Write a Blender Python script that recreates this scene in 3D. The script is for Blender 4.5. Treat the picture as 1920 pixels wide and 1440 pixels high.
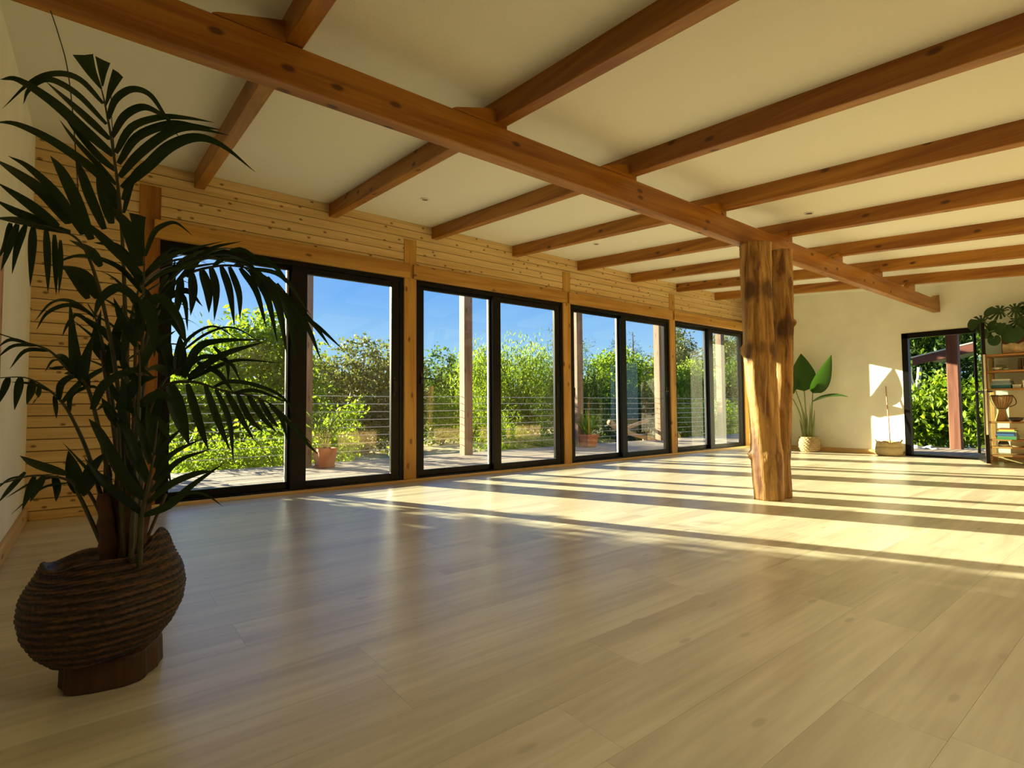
import bpy, math, random
import numpy as np
from mathutils import Vector, Matrix
random.seed(7)
D = bpy.data
for o in list(D.objects): D.objects.remove(o)
scn = bpy.context.scene
COL = scn.collection
PI = math.pi

# ------------------------------------------------------------------ camera
cam_d = D.cameras.new('camera'); cam = D.objects.new('camera', cam_d); COL.objects.link(cam)
cam_d.sensor_fit = 'HORIZONTAL'; cam_d.sensor_width = 36; cam_d.lens = 999.76/1920*36
cam_d.clip_start = 0.02; cam_d.clip_end = 500
R_ = (0.78535837, -0.6190025, -0.00693744); U_ = (-0.02090555, -0.0377209, 0.99906961); F_ = (0.61868828, 0.78448265, 0.04256501)
cam.matrix_world = Matrix(((R_[0], U_[0], -F_[0], 0), (R_[1], U_[1], -F_[1], 0), (R_[2], U_[2], -F_[2], .82), (0, 0, 0, 1)))
scn.camera = cam
# ------------------------------------------------------------------ exposure, sky, sun
scn.view_settings.view_transform = 'Standard'; scn.view_settings.look = 'None'
scn.view_settings.gamma = 1.0; scn.view_settings.use_curve_mapping = False
scn.view_settings.exposure = 0.62
SUN = Vector((-.42, 1.0, .31)).normalized()          # towards the sun
sl = D.lights.new('sun', 'SUN'); sl.energy = 17.0; sl.color = (1.0, .93, .64); sl.angle = math.radians(.55)
so = D.objects.new('sun', sl); COL.objects.link(so)
so.rotation_euler = SUN.to_track_quat('Z', 'Y').to_euler(); so.location = (-8, 25, 12)
# added fill spots, out of view behind the camera, brightening the near half
for i_, lx in enumerate((1.25, 2.45, 3.65, 4.85, 6.0)):
    al = D.lights.new('fill_spot', 'SPOT'); al.energy = 24 if lx < 3 else 12; al.color = (1.0, .93, .72); al.spot_size = math.radians(150); al.spot_blend = 1.0; al.shadow_soft_size = .12
    ao = D.objects.new('fill_spot', al); COL.objects.link(ao); ao.location = (lx, -.22, 2.30)
W = D.worlds.new('sky'); scn.world = W; W.use_nodes = True
nt = W.node_tree; nt.nodes.clear()
def N(nt, t, **k):
    n = nt.nodes.new(t)
    for a, v in k.items(): setattr(n, a, v)
    return n
tc = N(nt, 'ShaderNodeTexCoord'); sep = N(nt, 'ShaderNodeSeparateXYZ'); nt.links.new(tc.outputs['Generated'], sep.inputs[0])
rp = N(nt, 'ShaderNodeValToRGB'); nt.links.new(sep.outputs['Z'], rp.inputs[0])
els = rp.color_ramp.elements
els[0].position = 0.0; els[0].color = (.50, .74, .93, 1)
els[1].position = 1.0; els[1].color = (.09, .25, .62, 1)
for p, c in ((.10, (.33, .63, .93)), (.20, (.165, .44, .90)), (.34, (.11, .34, .90))):
    e = els.new(p); e.color = (*c, 1)
dt = N(nt, 'ShaderNodeVectorMath', operation='DOT_PRODUCT'); dt.inputs[1].default_value = SUN
nt.links.new(tc.outputs['Generated'], dt.inputs[0])
mx = N(nt, 'ShaderNodeMath', operation='MAXIMUM'); mx.inputs[1].default_value = 0; nt.links.new(dt.outputs['Value'], mx.inputs[0])
pw = N(nt, 'ShaderNodeMath', operation='POWER'); pw.inputs[1].default_value = 14; nt.links.new(mx.outputs[0], pw.inputs[0])
ad = N(nt, 'ShaderNodeMixRGB', blend_type='ADD'); nt.links.new(pw.outputs[0], ad.inputs[0]); nt.links.new(rp.outputs[0], ad.inputs[1])
ad.inputs[2].default_value = (1.0, 1.05, .90, 1)
bg = N(nt, 'ShaderNodeBackground'); bg.inputs[1].default_value = .72; nt.links.new(ad.outputs[0], bg.inputs[0])
wo = N(nt, 'ShaderNodeOutputWorld'); nt.links.new(bg.outputs[0], wo.inputs[0])

# ------------------------------------------------------------------ materials
MATS = {}
def newmat(name):
    m = D.materials.new(name); m.use_nodes = True; n = m.node_tree; b = n.nodes['Principled BSDF']; MATS[name] = m
    return m, n, b
def plain(name, col, rough=.6, metal=0, bump=0, bscale=60, var=0, spec=.5, vscale=6):
    m, n, b = newmat(name); b.inputs['Roughness'].default_value = rough; b.inputs['Metallic'].default_value = metal
    b.inputs['Specular IOR Level'].default_value = spec
    b.inputs['Base Color'].default_value = (*col, 1)
    t = N(n, 'ShaderNodeTexCoord')
    if var:
        x = N(n, 'ShaderNodeTexNoise'); x.inputs['Scale'].default_value = vscale; x.inputs['Detail'].default_value = 4; n.links.new(t.outputs['Object'], x.inputs['Vector'])
        r = N(n, 'ShaderNodeValToRGB'); n.links.new(x.outputs['Fac'], r.inputs[0])
        r.color_ramp.elements[0].position = .3; r.color_ramp.elements[1].position = .7
        r.color_ramp.elements[0].color = (*[c*(1-var) for c in col], 1); r.color_ramp.elements[1].color = (*[min(1, c*(1+var)) for c in col], 1)
        n.links.new(r.outputs[0], b.inputs['Base Color'])
    if bump:
        x = N(n, 'ShaderNodeTexNoise'); x.inputs['Scale'].default_value = bscale; x.inputs['Detail'].default_value = 3; n.links.new(t.outputs['Object'], x.inputs['Vector'])
        u = N(n, 'ShaderNodeBump'); u.inputs['Strength'].default_value = bump; u.inputs['Distance'].default_value = .004
        n.links.new(x.outputs['Fac'], u.inputs['Height']); n.links.new(u.outputs[0], b.inputs['Normal'])
    return m
def wood(name, axis, c1, c2, knot=(.1, .04, .015), rough=.5, sa=.7, sc=11, kn=1.0, bump=.12, ktiny=.05, rnd=.08, spec=.4, kscale=(1.6, 7), kprob=.5):
    """grain runs along the local axis; knots are elongated dark spots"""
    m, n, b = newmat(name); L = n.links
    t = N(n, 'ShaderNodeTexCoord'); oi = N(n, 'ShaderNodeObjectInfo')
    mu = N(n, 'ShaderNodeVectorMath', operation='SCALE'); mu.inputs['Scale'].default_value = 17.3
    cx = N(n, 'ShaderNodeCombineXYZ')
    for i in range(3): L.new(oi.outputs['Random'], cx.inputs[i])
    L.new(cx.outputs[0], mu.inputs[0])
    av = N(n, 'ShaderNodeVectorMath', operation='ADD'); L.new(t.outputs['Object'], av.inputs[0]); L.new(mu.outputs[0], av.inputs[1])
    def mp(s1, s2):
        q = N(n, 'ShaderNodeMapping'); s = [s2]*3; s['xyz'.index(axis)] = s1; q.inputs['Scale'].default_value = s; L.new(av.outputs[0], q.inputs[0]); return q
    a = mp(sa, sc); x = N(n, 'ShaderNodeTexNoise'); x.inputs['Scale'].default_value = 1.0; x.inputs['Detail'].default_value = 6; x.inputs['Roughness'].default_value = .6; x.inputs['Distortion'].default_value = .5
    L.new(a.outputs[0], x.inputs['Vector'])
    r = N(n, 'ShaderNodeValToRGB'); L.new(x.outputs['Fac'], r.inputs[0])
    r.color_ramp.elements[0].position = .36; r.color_ramp.elements[1].position = .62
    r.color_ramp.elements[0].color = (*c1, 1); r.color_ramp.elements[1].color = (*c2, 1)
    f = mp(sa*3, sc*9); y = N(n, 'ShaderNodeTexNoise'); y.inputs['Scale'].default_value = 1.0; y.inputs['Detail'].default_value = 3; L.new(f.outputs[0], y.inputs['Vector'])
    mf = N(n, 'ShaderNodeMixRGB', blend_type='MULTIPLY'); mf.inputs[0].default_value = .35
    rf = N(n, 'ShaderNodeValToRGB'); rf.color_ramp.elements[0].position = .3; rf.color_ramp.elements[1].position = .65; rf.color_ramp.elements[0].color = (.55, .5, .45, 1)
    L.new(y.outputs['Fac'], rf.inputs[0]); L.new(r.outputs[0], mf.inputs[1]); L.new(rf.outputs[0], mf.inputs[2])
    out = mf.outputs[0]
    if kn:
        sp = N(n, 'ShaderNodeSeparateXYZ'); L.new(av.outputs[0], sp.inputs[0]); oth = [c for c in 'XYZ' if c.lower() != axis]
        sm = N(n, 'ShaderNodeMath', operation='ADD'); L.new(sp.outputs[oth[0]], sm.inputs[0]); L.new(sp.outputs[oth[1]], sm.inputs[1])
        m1 = N(n, 'ShaderNodeMath', operation='MULTIPLY'); m1.inputs[1].default_value = kscale[0]; L.new(sp.outputs[axis.upper()], m1.inputs[0])
        m2 = N(n, 'ShaderNodeMath', operation='MULTIPLY'); m2.inputs[1].default_value = kscale[1]; L.new(sm.outputs[0], m2.inputs[0])
        cb = N(n, 'ShaderNodeCombineXYZ'); L.new(m1.outputs[0], cb.inputs[0]); L.new(m2.outputs[0], cb.inputs[1])
        v = N(n, 'ShaderNodeTexVoronoi'); v.voronoi_dimensions = '2D'; v.inputs['Scale'].default_value = 1.0; L.new(cb.outputs[0], v.inputs['Vector'])
        kr = N(n, 'ShaderNodeValToRGB'); kr.color_ramp.elements[0].position = ktiny; kr.color_ramp.elements[1].position = ktiny*2.0
        kr.color_ramp.elements[0].color = (1, 1, 1, 1); kr.color_ramp.elements[1].color = (0, 0, 0, 1); L.new(v.outputs['Distance'], kr.inputs[0])
        mk = N(n, 'ShaderNodeMixRGB'); mk.inputs[2].default_value = (*knot, 1)
        sc_ = N(n, 'ShaderNodeSeparateColor'); L.new(v.outputs['Color'], sc_.inputs[0]); gt = N(n, 'ShaderNodeMath', operation='GREATER_THAN'); gt.inputs[1].default_value = 1-kprob; L.new(sc_.outputs[0], gt.inputs[0])
        kz = N(n, 'ShaderNodeMath', operation='MULTIPLY'); L.new(gt.outputs[0], kz.inputs[0]); L.new(kr.outputs[0], kz.inputs[1])
        km = N(n, 'ShaderNodeMath', operation='MULTIPLY'); km.inputs[1].default_value = .85*kn; L.new(kz.outputs[0], km.inputs[0])
        L.new(km.outputs[0], mk.inputs[0]); L.new(out, mk.inputs[1]); out = mk.outputs[0]
    hs = N(n, 'ShaderNodeHueSaturation'); L.new(out, hs.inputs['Color'])
    mr = N(n, 'ShaderNodeMapRange'); mr.inputs['To Min'].default_value = 1-rnd; mr.inputs['To Max'].default_value = 1+rnd; L.new(oi.outputs['Random'], mr.inputs['Value']); L.new(mr.outputs[0], hs.inputs['Value'])
    L.new(hs.outputs[0], b.inputs['Base Color'])
    b.inputs['Roughness'].default_value = rough; b.inputs['Specular IOR Level'].default_value = spec
    if bump:
        u = N(n, 'ShaderNodeBump'); u.inputs['Strength'].default_value = bump; u.inputs['Distance'].default_value = .004
        L.new(y.outputs['Fac'], u.inputs['Height']); L.new(u.outputs[0], b.inputs['Normal'])
    return m
for ax in 'xyz':
    wood('timber_'+ax, ax, (.26, .085, .008), (.46, .195, .020), rough=.42, ktiny=.075, rnd=.06, kscale=(3.6, 7.5), knot=(.07, .02, .005), kprob=.28)
    wood('lintel_'+ax, ax, (.42, .19, .028), (.60, .33, .07), rough=.42, ktiny=.075, rnd=.05, kscale=(3.6, 7.5), knot=(.14, .05, .012), kprob=.35)
wood('clad_x', 'x', (.68, .45, .18), (.82, .60, .28), knot=(.18, .08, .02), rough=.5, sc=14, ktiny=.06, rnd=.05, kscale=(5.5, 9), kprob=.6)
wood('shelf_y', 'y', (.36, .15, .045), (.56, .27, .09), rough=.45)
wood('shelf_z', 'z', (.36, .15, .045), (.58, .29, .10), rough=.45)
wood('skirt_y', 'y', (.60, .38, .15), (.72, .5, .23), rough=.5)
wood('skirt_x', 'x', (.58, .36, .13), (.72, .5, .22), rough=.5)
wood('deck_x', 'x', (.26, .21, .16), (.42, .35, .27), knot=(.2, .14, .1), rough=.75, rnd=.14, sc=9)
wood('outpost_z', 'z', (.17, .10, .06), (.32, .22, .14), rough=.7)
wood('outbeam_y', 'y', (.10, .025, .014), (.17, .05, .028), rough=.6)
wood('redpost_z', 'z', (.15, .05, .028), (.27, .11, .06), rough=.65)
wood('stump_z', 'z', (.03, .011, .004), (.075, .032, .012), rough=.6)
wood('floor_x', 'x', (.52, .455, .31), (.71, .65, .46), knot=(.34, .28, .19), rough=.31, sa=.55, sc=4, ktiny=.045, kn=.6, bump=.05, rnd=.02, spec=1.0, kscale=(2.2, 6), kprob=.2)
plain('ceil', (.84, .80, .66), .9, bump=.5, bscale=140)
plain('plaster', (.84, .81, .67), .85, bump=.35, bscale=40, var=.05, vscale=2.5)
plain('black_frame', (.004, .0036, .003), .35, spec=.2)
plain('alu', (.75, .77, .78), .25, .9)
plain('seal', (.62, .66, .68), .35)
plain('black_plastic', (.012, .012, .012), .3)
plain('steel', (.8, .8, .78), .25, 1.0)
plain('cable', (.75, .72, .62), .35, .6)
plain('terracotta', (.46, .16, .07), .8, var=.15, vscale=9, bump=.3)
plain('soil', (.05, .03, .02), .95, bump=1)
plain('dry_ground', (.42, .33, .16), .95, bump=1, bscale=8, var=.3, vscale=.5)
plain('white_cloth', (.8, .78, .7), .8)
plain('ceramic', (.75, .72, .62), .4)
plain('teal', (.04, .18, .22), .6); plain('navy', (.02, .03, .09), .6); plain('blue', (.05, .14, .42), .6)
plain('green_cover', (.07, .22, .09), .6); plain('yellow_cover', (.72, .45, .07), .6); plain('pale_green', (.35, .42, .22), .6)
plain('pages', (.75, .70, .55), .8); plain('red_cover', (.35, .07, .03), .6); plain('grey_blue', (.3, .38, .42), .6)
plain('dark_bowl', (.03, .016, .01), .35); plain('drum_skin', (.65, .5, .3), .6)
plain('skin_cord', (.10, .05, .02), .7)
plain('dark_stone', (.07, .06, .045), .7); plain('slipper', (.72, .78, .8), .7)
plain('planter_dark', (.10, .03, .015), .55, var=.3, vscale=12)
plain('fleece', (.6, .45, .25), .95, bump=1, bscale=50, var=.35, vscale=14)
plain('bamboo_stick', (.45, .22, .10), .5)
wood('drum_z', 'z', (.42, .22, .08), (.66, .40, .17), rough=.45, kn=0)
wood('bare_log', 'z', (.15, .052, .010), (.60, .34, .09), knot=(.07, .025, .01), rough=.5, sa=1.3, sc=17, ktiny=.10, kscale=(1.6, 3.5), bump=.8, rnd=.03)
def weave(name, c1, c2, rows, tw, rough=.7):
    m, n, b = newmat(name); L = n.links; t = N(n, 'ShaderNodeTexCoord')
    w = N(n, 'ShaderNodeTexWave', wave_type='BANDS', bands_direction='Z'); w.inputs['Scale'].default_value = rows; w.inputs['Distortion'].default_value = 2.0; w.inputs['Detail'].default_value = 2
    w.inputs['Detail Scale'].default_value = tw; L.new(t.outputs['Object'], w.inputs['Vector'])
    x = N(n, 'ShaderNodeTexNoise'); x.inputs['Scale'].default_value = 45; L.new(t.outputs['Object'], x.inputs['Vector'])
    a = N(n, 'ShaderNodeMath', operation='MULTIPLY'); L.new(w.outputs['Fac'], a.inputs[0]); L.new(x.outputs['Fac'], a.inputs[1])
    r = N(n, 'ShaderNodeValToRGB'); r.color_ramp.elements[0].position = .1; r.color_ramp.elements[1].position = .5
    r.color_ramp.elements[0].color = (*c1, 1); r.color_ramp.elements[1].color = (*c2, 1); L.new(a.outputs[0], r.inputs[0]); L.new(r.outputs[0], b.inputs['Base Color'])
    u = N(n, 'ShaderNodeBump'); u.inputs['Strength'].default_value = .7; u.inputs['Distance'].default_value = .006; L.new(a.outputs[0], u.inputs['Height']); L.new(u.outputs[0], b.inputs['Normal'])
    b.inputs['Roughness'].default_value = rough
weave('rope_dark', (.008, .003, .001), (.085, .034, .011), 14, 6, .6)
weave('seagrass', (.30, .20, .08), (.62, .46, .22), 16, 4)
weave('straw', (.44, .31, .12), (.66, .5, .23), 22, 5)
def leafmat(name, c1, c2, trans=.5, rough=.5, tcol=None, spec=.4):
    m = D.materials.new(name); m.use_nodes = True; n = m.node_tree; n.nodes.clear(); L = n.links; MATS[name] = m
    g = N(n, 'ShaderNodeNewGeometry'); r = N(n, 'ShaderNodeValToRGB'); r.color_ramp.elements[0].color = (*c1, 1); r.color_ramp.elements[1].color = (*c2, 1)
    L.new(g.outputs['Random Per Island'], r.inputs[0])
    p = N(n, 'ShaderNodeBsdfPrincipled'); p.inputs['Roughness'].default_value = rough; p.inputs['Specular IOR Level'].default_value = spec; L.new(r.outputs[0], p.inputs['Base Color'])
    tr = N(n, 'ShaderNodeBsdfTranslucent'); hs = N(n, 'ShaderNodeMixRGB', blend_type='MULTIPLY'); hs.inputs[0].default_value = 1; hs.inputs[2].default_value = (*(tcol or (1.25, 1.2, .5)), 1)
    L.new(r.outputs[0], hs.inputs[1]); L.new(hs.outputs[0], tr.inputs[0])
    mxx = N(n, 'ShaderNodeMixShader'); mxx.inputs[0].default_value = trans; L.new(p.outputs[0], mxx.inputs[1]); L.new(tr.outputs[0], mxx.inputs[2])
    o = N(n, 'ShaderNodeOutputMaterial'); L.new(mxx.outputs[0], o.inputs[0])
leafmat('leaf_bright', (.11, .20, .018), (.30, .40, .045), .6)
leafmat('leaf_mid', (.045, .10, .012), (.15, .235, .035), .45)
leafmat('leaf_dark', (.035, .07, .018), (.10, .15, .04), .35)
leafmat('leaf_olive', (.10, .13, .04), (.22, .24, .08), .4)
leafmat('leaf_conifer', (.02, .045, .025), (.05, .09, .05), .2)
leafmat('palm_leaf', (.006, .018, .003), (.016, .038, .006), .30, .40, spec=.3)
leafmat('bird_leaf', (.02, .07, .010), (.045, .115, .018), .3, .35)
leafmat('monstera_leaf', (.02, .055, .012), (.035, .085, .018), .15, .35)
leafmat('deck_palm', (.10, .18, .03), (.28, .36, .08), .4)
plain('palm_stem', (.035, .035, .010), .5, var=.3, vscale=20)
plain('palm_trunk', (.06, .022, .008), .7, var=.5, vscale=30, bump=.5)
plain('palm_petiole', (.05, .03, .015), .5)
plain('green_stem', (.20, .24, .07), .5, var=.2)
plain('bark', (.10, .07, .045), .9, bump=1)
plain('branch_bark', (.30, .20, .12), .9, bump=1)
plain('pale_bark', (.5, .47, .4), .9, bump=1)
# glass: clear with a mirror-like fresnel reflection
def glassmat(name, tint, ior=1.5, k=1.0):
    m = D.materials.new(name); m.use_nodes = True; n = m.node_tree; n.nodes.clear(); L = n.links; MATS[name] = m
    g0 = N(n, 'ShaderNodeNewGeometry'); dp = N(n, 'ShaderNodeVectorMath', operation='DOT_PRODUCT'); L.new(g0.outputs['Normal'], dp.inputs[0]); L.new(g0.outputs['Incoming'], dp.inputs[1])
    ab = N(n, 'ShaderNodeMath', operation='ABSOLUTE'); L.new(dp.outputs['Value'], ab.inputs[0])
    om = N(n, 'ShaderNodeMath', operation='SUBTRACT'); om.inputs[0].default_value = 1; L.new(ab.outputs[0], om.inputs[1])
    p5 = N(n, 'ShaderNodeMath', operation='POWER'); p5.inputs[1].default_value = 5; L.new(om.outputs[0], p5.inputs[0])
    sc_ = N(n, 'ShaderNodeMath', operation='MULTIPLY_ADD'); sc_.inputs[1].default_value = .92; sc_.inputs[2].default_value = .05*k; L.new(p5.outputs[0], sc_.inputs[0])
    fb = N(n, 'ShaderNodeMath', operation='SUBTRACT'); fb.inputs[0].default_value = 1; L.new(g0.outputs['Backfacing'], fb.inputs[1])
    mu = N(n, 'ShaderNodeMath', operation='MULTIPLY'); L.new(sc_.outputs[0], mu.inputs[0]); L.new(fb.outputs[0], mu.inputs[1])
    t = N(n, 'ShaderNodeBsdfTransparent'); t.inputs[0].default_value = (*tint, 1)
    g = N(n, 'ShaderNodeBsdfGlossy'); g.inputs['Roughness'].default_value = .0; g.inputs[0].default_value = (1, 1, 1, 1)
    s = N(n, 'ShaderNodeMixShader'); L.new(mu.outputs[0], s.inputs[0]); L.new(t.outputs[0], s.inputs[1]); L.new(g.outputs[0], s.inputs[2])
    o = N(n, 'ShaderNodeOutputMaterial'); L.new(s.outputs[0], o.inputs[0])
glassmat('glass', (.985, .99, .985), 1.5, 1.2)
glassmat('door_glass', (.72, .86, .80), 1.6, 4.0)

# ------------------------------------------------------------------ helpers
ORG = {}
def empty(name, loc, label=None, cat=None, group=None, rz=0, structure=False):
    o = D.objects.new(name, None); COL.objects.link(o); o.location = loc; o.rotation_euler = (0, 0, rz); ORG[o.name] = Vector(loc)
    o.empty_display_size = .1
    tag(o, label, cat, group, 'structure' if structure else None)
    return o
def tag(o, label=None, cat=None, group=None, kind=None):
    if label: o['label'] = label
    if cat: o['category'] = cat
    if group: o['group'] = group
    if kind: o['kind'] = kind
    return o
def link(name, me, parent=None, org=(0, 0, 0)):
    o = D.objects.new(name, me); COL.objects.link(o); org = Vector(org)
    if parent: o.parent = parent; o.location = org-ORG[parent.name]
    else: o.location = org
    ORG[o.name] = org
    return o
def mesh(name, V, F, mat, smooth=False, org=(0, 0, 0)):
    me = D.meshes.new(name); ox, oy, oz = org
    me.from_pydata([(v[0]-ox, v[1]-oy, v[2]-oz) for v in V], [], F)
    me.materials.append(MATS[mat])
    if smooth: me.polygons.foreach_set('use_smooth', [True]*len(me.polygons))
    me.update(); return me
class MB:
    def __init__(s): s.V = []; s.F = []
    def box(s, x0, x1, y0, y1, z0, z1):
        b = len(s.V)
        s.V += [(x0, y0, z0), (x1, y0, z0), (x1, y1, z0), (x0, y1, z0), (x0, y0, z1), (x1, y0, z1), (x1, y1, z1), (x0, y1, z1)]
        s.F += [tuple(b+i for i in f) for f in ((3, 2, 1, 0), (4, 5, 6, 7), (0, 1, 5, 4), (1, 2, 6, 5), (2, 3, 7, 6), (3, 0, 4, 7))]; return s
    def cbox(s, x0, x1, y0, y1, z0, z1, axis='x', c=.004, sh=None):
        """box with its four long edges chamfered; sh(v) optionally shears"""
        r = dict(x=((y0, y1), (z0, z1), (x0, x1)), y=((x0, x1), (z0, z1), (y0, y1)), z=((x0, x1), (y0, y1), (z0, z1)))[axis]
        (a0, a1), (b0, b1), (l0, l1) = r
        P = [(a0+c, b0), (a1-c, b0), (a1, b0+c), (a1, b1-c), (a1-c, b1), (a0+c, b1), (a0, b1-c), (a0, b0+c)]
        b = len(s.V)
        for l in (l0, l1):
            for p in P:
                v = dict(x=(l, p[0], p[1]), y=(p[0], l, p[1]), z=(p[0], p[1], l))[axis]
                s.V.append(sh(v) if sh else v)
        fl = axis == 'y'
        q = [(b+i, b+(i+1) % 8, b+8+(i+1) % 8, b+8+i) for i in range(8)]+[tuple(b+i for i in range(7, -1, -1)), tuple(b+8+i for i in range(8))]
        s.F += [tuple(reversed(f)) for f in q] if fl else q
        return s
    def tube(s, P, R, n=8, cap=True):
        P = [Vector(p) for p in P]; R = R if hasattr(R, '__len__') else [R]*len(P)
        b = len(s.V); nrm = None
        for i, p in enumerate(P):
            t = (P[min(i+1, len(P)-1)]-P[max(i-1, 0)]).normalized()
            if nrm is None: nrm = t.orthogonal().normalized()
            nrm = (nrm-t*nrm.dot(t)).normalized(); bi = t.cross(nrm)
            for k in range(n):
                a = 2*PI*k/n; s.V.append(tuple(p+(nrm*math.cos(a)+bi*math.sin(a))*R[i]))
        for i in range(len(P)-1):
            for k in range(n): s.F.append((b+i*n+k, b+i*n+(k+1) % n, b+(i+1)*n+(k+1) % n, b+(i+1)*n+k))
        if cap: s.F += [tuple(b+k for k in range(n-1, -1, -1)), tuple(b+(len(P)-1)*n+k for k in range(n))]
        return s
    def lathe(s, prof, c=(0, 0, 0), n=32, sx=1, sy=1, fn=None, close=True):
        b = len(s.V)
        for j, (r, z) in enumerate(prof):
            for k in range(n):
                a = 2*PI*k/n; v = (c[0]+r*math.cos(a)*sx, c[1]+r*math.sin(a)*sy, c[2]+z)
                s.V.append(fn(v, a, j) if fn else v)
        for j in range(len(prof)-1):
            for k in range(n): s.F.append((b+j*n+k, b+j*n+(k+1) % n, b+(j+1)*n+(k+1) % n, b+(j+1)*n+k))
        if close:
            s.F += [tuple(b+k for k in range(n-1, -1, -1)), tuple(b+(len(prof)-1)*n+k for k in range(n))]
        return s
    def poly(s, pts, faces):
        b = len(s.V); s.V += [tuple(p) for p in pts]; s.F += [tuple(b+i for i in f) for f in faces]; return s
    def build(s, name, mat, parent=None, org=None, smooth=False):
        if org is None:
            A = np.array(s.V); org = (float(A[:, 0].mean()), float(A[:, 1].mean()), float(A[:, 2].min()))
        return link(name, mesh(name, s.V, s.F, mat, smooth, org), parent, org)
def wobble(seed):
    rs = random.Random(seed); T = [(rs.uniform(1, 4), rs.uniform(0, 6.28), rs.uniform(.3, 1)) for _ in range(5)]
    return lambda t: sum(a*math.sin(f*t+p) for f, p, a in T)/3

# ------------------------------------------------------------------ room shell
X0, X1, Y0, Y1 = -.375, 10.15, -.55, 5.35
SL = .0876
def ceil_z(y): return 2.90-SL*(Y1-y)
# floor: slab + laminate planks laid along the room
fl = MB().box(X0-.1, X1+.1, Y0-.1, Y1+.22, -.15, -.011).build('floor', 'floor_x', org=(5, 2.4, -.15)); tag(fl, kind='structure')
PW = .236; PL = 1.41; pm = {}
rr = random.Random(3)
for r in range(26):
    ya = Y0+r*PW; yb = min(ya+PW, Y1+.03)
    if yb-ya < .02: continue
    x = X0-rr.uniform(0, PL*.9)
    while x < X1:
        a, b2 = max(x, X0), min(x+PL, X1); x += PL
        if b2-a < .05: continue
        key = (round(b2-a, 4), round(yb-ya, 4))
        if key not in pm:
            l, w = b2-a, yb-ya
            pm[key] = mesh('plank', *(lambda q: (q.V, q.F))(MB().box(-l/2+.0003, l/2-.0003, -w/2+.0003, w/2-.0003, 0, .011)), 'floor_x')
        link('plank', pm[key], fl, ((a+b2)/2, (ya+yb)/2, -.011))
# ceiling (sloped plaster slab)
def shear(v): return (v[0], v[1], v[2]-SL*(Y1-v[1]))
q = MB(); q.box(X0-.1, X1+.1, Y0-.1, Y1+.15, 2.90, 3.02); q.V = [shear(v) for v in q.V]
tag(q.build('ceiling', 'ceil', org=(5, 2.4, 2.9)), kind='structure')
# left wall, far wall (with the door opening), wall behind the camera
def top_fix(q):
    q.V = [(v[0], v[1], ceil_z(v[1])+.02 if v[2] > 2.89 else v[2]) for v in q.V]; return q
q = top_fix(MB().box(X0-.12, X0, Y0-.1, Y1+.1, -.02, 2.9)); tag(q.build('wall_west', 'plaster', org=(X0-.06, 2.4, 0)), kind='structure')
DY0, DY1, DZ = 1.85, 2.80, 1.93
q = MB(); q.box(X1, X1+.15, Y0-.1, DY0, -.02, 2.9); q.box(X1, X1+.15, DY1, Y1+.1, -.02, 2.9)
q.box(X1, X1+.15, DY0, DY1, DZ, 2.9); top_fix(q); tag(q.build('wall_east', 'plaster', org=(X1+.07, 2.4, 0)), kind='structure')
q = top_fix(MB().box(X0-.1, X1+.1, Y0-.15, Y0-.016, -.02, 2.9)); ws = q.build('wall_south', 'clad_x', org=(5, Y0-.08, 0)); tag(ws, kind='structure')
def plank_rows(parent, x0, x1, yf, z0, zt, pitch, th, sgn, name='plank'):
    k = 0
    while z0+k*pitch < zt-.01:
        a = z0+k*pitch; b2 = min(a+pitch, zt); k += 1
        y0, y1 = sorted((yf, yf+sgn*th))
        MB().cbox(x0, x1, y0, y1, a+.0025, b2-.0008, 'x', .003).build(name, 'clad_x', parent, org=((x0+x1)/2, yf, a))
plank_rows(ws, X0, X1, Y0, 0, ceil_z(Y0)-.002, .098, .016, -1)
# window wall: backing + pale pine boards
LT = 2.415
q = MB(); q.box(X0-.1, X1+.15, Y1+.018, Y1+.15, LT-.14, 3.0); q.box(X0-.1, .33, Y1+.018, Y1+.15, -.02, LT-.14); q.box(10.03, X1+.15, Y1+.018, Y1+.15, -.02, LT-.14)
wn = q.build('wall_north', 'stump_z', org=(5, Y1+.1, 0)); tag(wn, kind='structure')
PT = .0886
for k in range(33):
    a = 2.9-(k+1)*PT+.0; b2 = a+PT
    if b2 < .02: break
    a = max(a, .0)
    x1 = X1 if a > LT-.08 else .30
    MB().cbox(X0, x1, Y1, Y1+.018, a+.0045, b2-.0008, 'x', .0035).build('plank', 'clad_x', wn, org=((X0+x1)/2, Y1, a))
    if x1 < 1: MB().cbox(10.06, X1, Y1, Y1+.018, a+.0045, b2-.0008, 'x', .0035).build('plank', 'clad_x', wn, org=(10.1, Y1, a))
# added plaster block, unseen behind the tree trunks, shaping the far wall's sun patch
q = top_fix(MB().box(9.58, X1-.001, 4.62, 5.02, 0, 2.9)); tag(q.build('sun_blocker', 'plaster', org=(9.9, 4.8, 0)), kind='structure')
# skirting
tag(MB().cbox(X0, X0+.022, Y0, Y1, 0, .10, 'y', .004).build('baseboard_west', 'skirt_y'), kind='structure')
q = MB(); q.cbox(X1-.02, X1, DY1+.01, Y1, 0, .075, 'y', .004); q.cbox(X1-.02, X1, Y0, DY0-.02, 0, .075, 'y', .004)
tag(q.build('baseboard_east', 'skirt_y'), kind='structure')
tag(MB().cbox(X0+.03, X1-.03, Y1-.022, Y1+.035, 0, .028, 'x', .004).build('trim_1', 'skirt_x'), kind='structure')
tag(MB().cbox(X0, X0+.012, 3.3, 3.70, .1, 1.6, 'z', .004).build('trim_2', 'lintel_z'), kind='structure')
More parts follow.
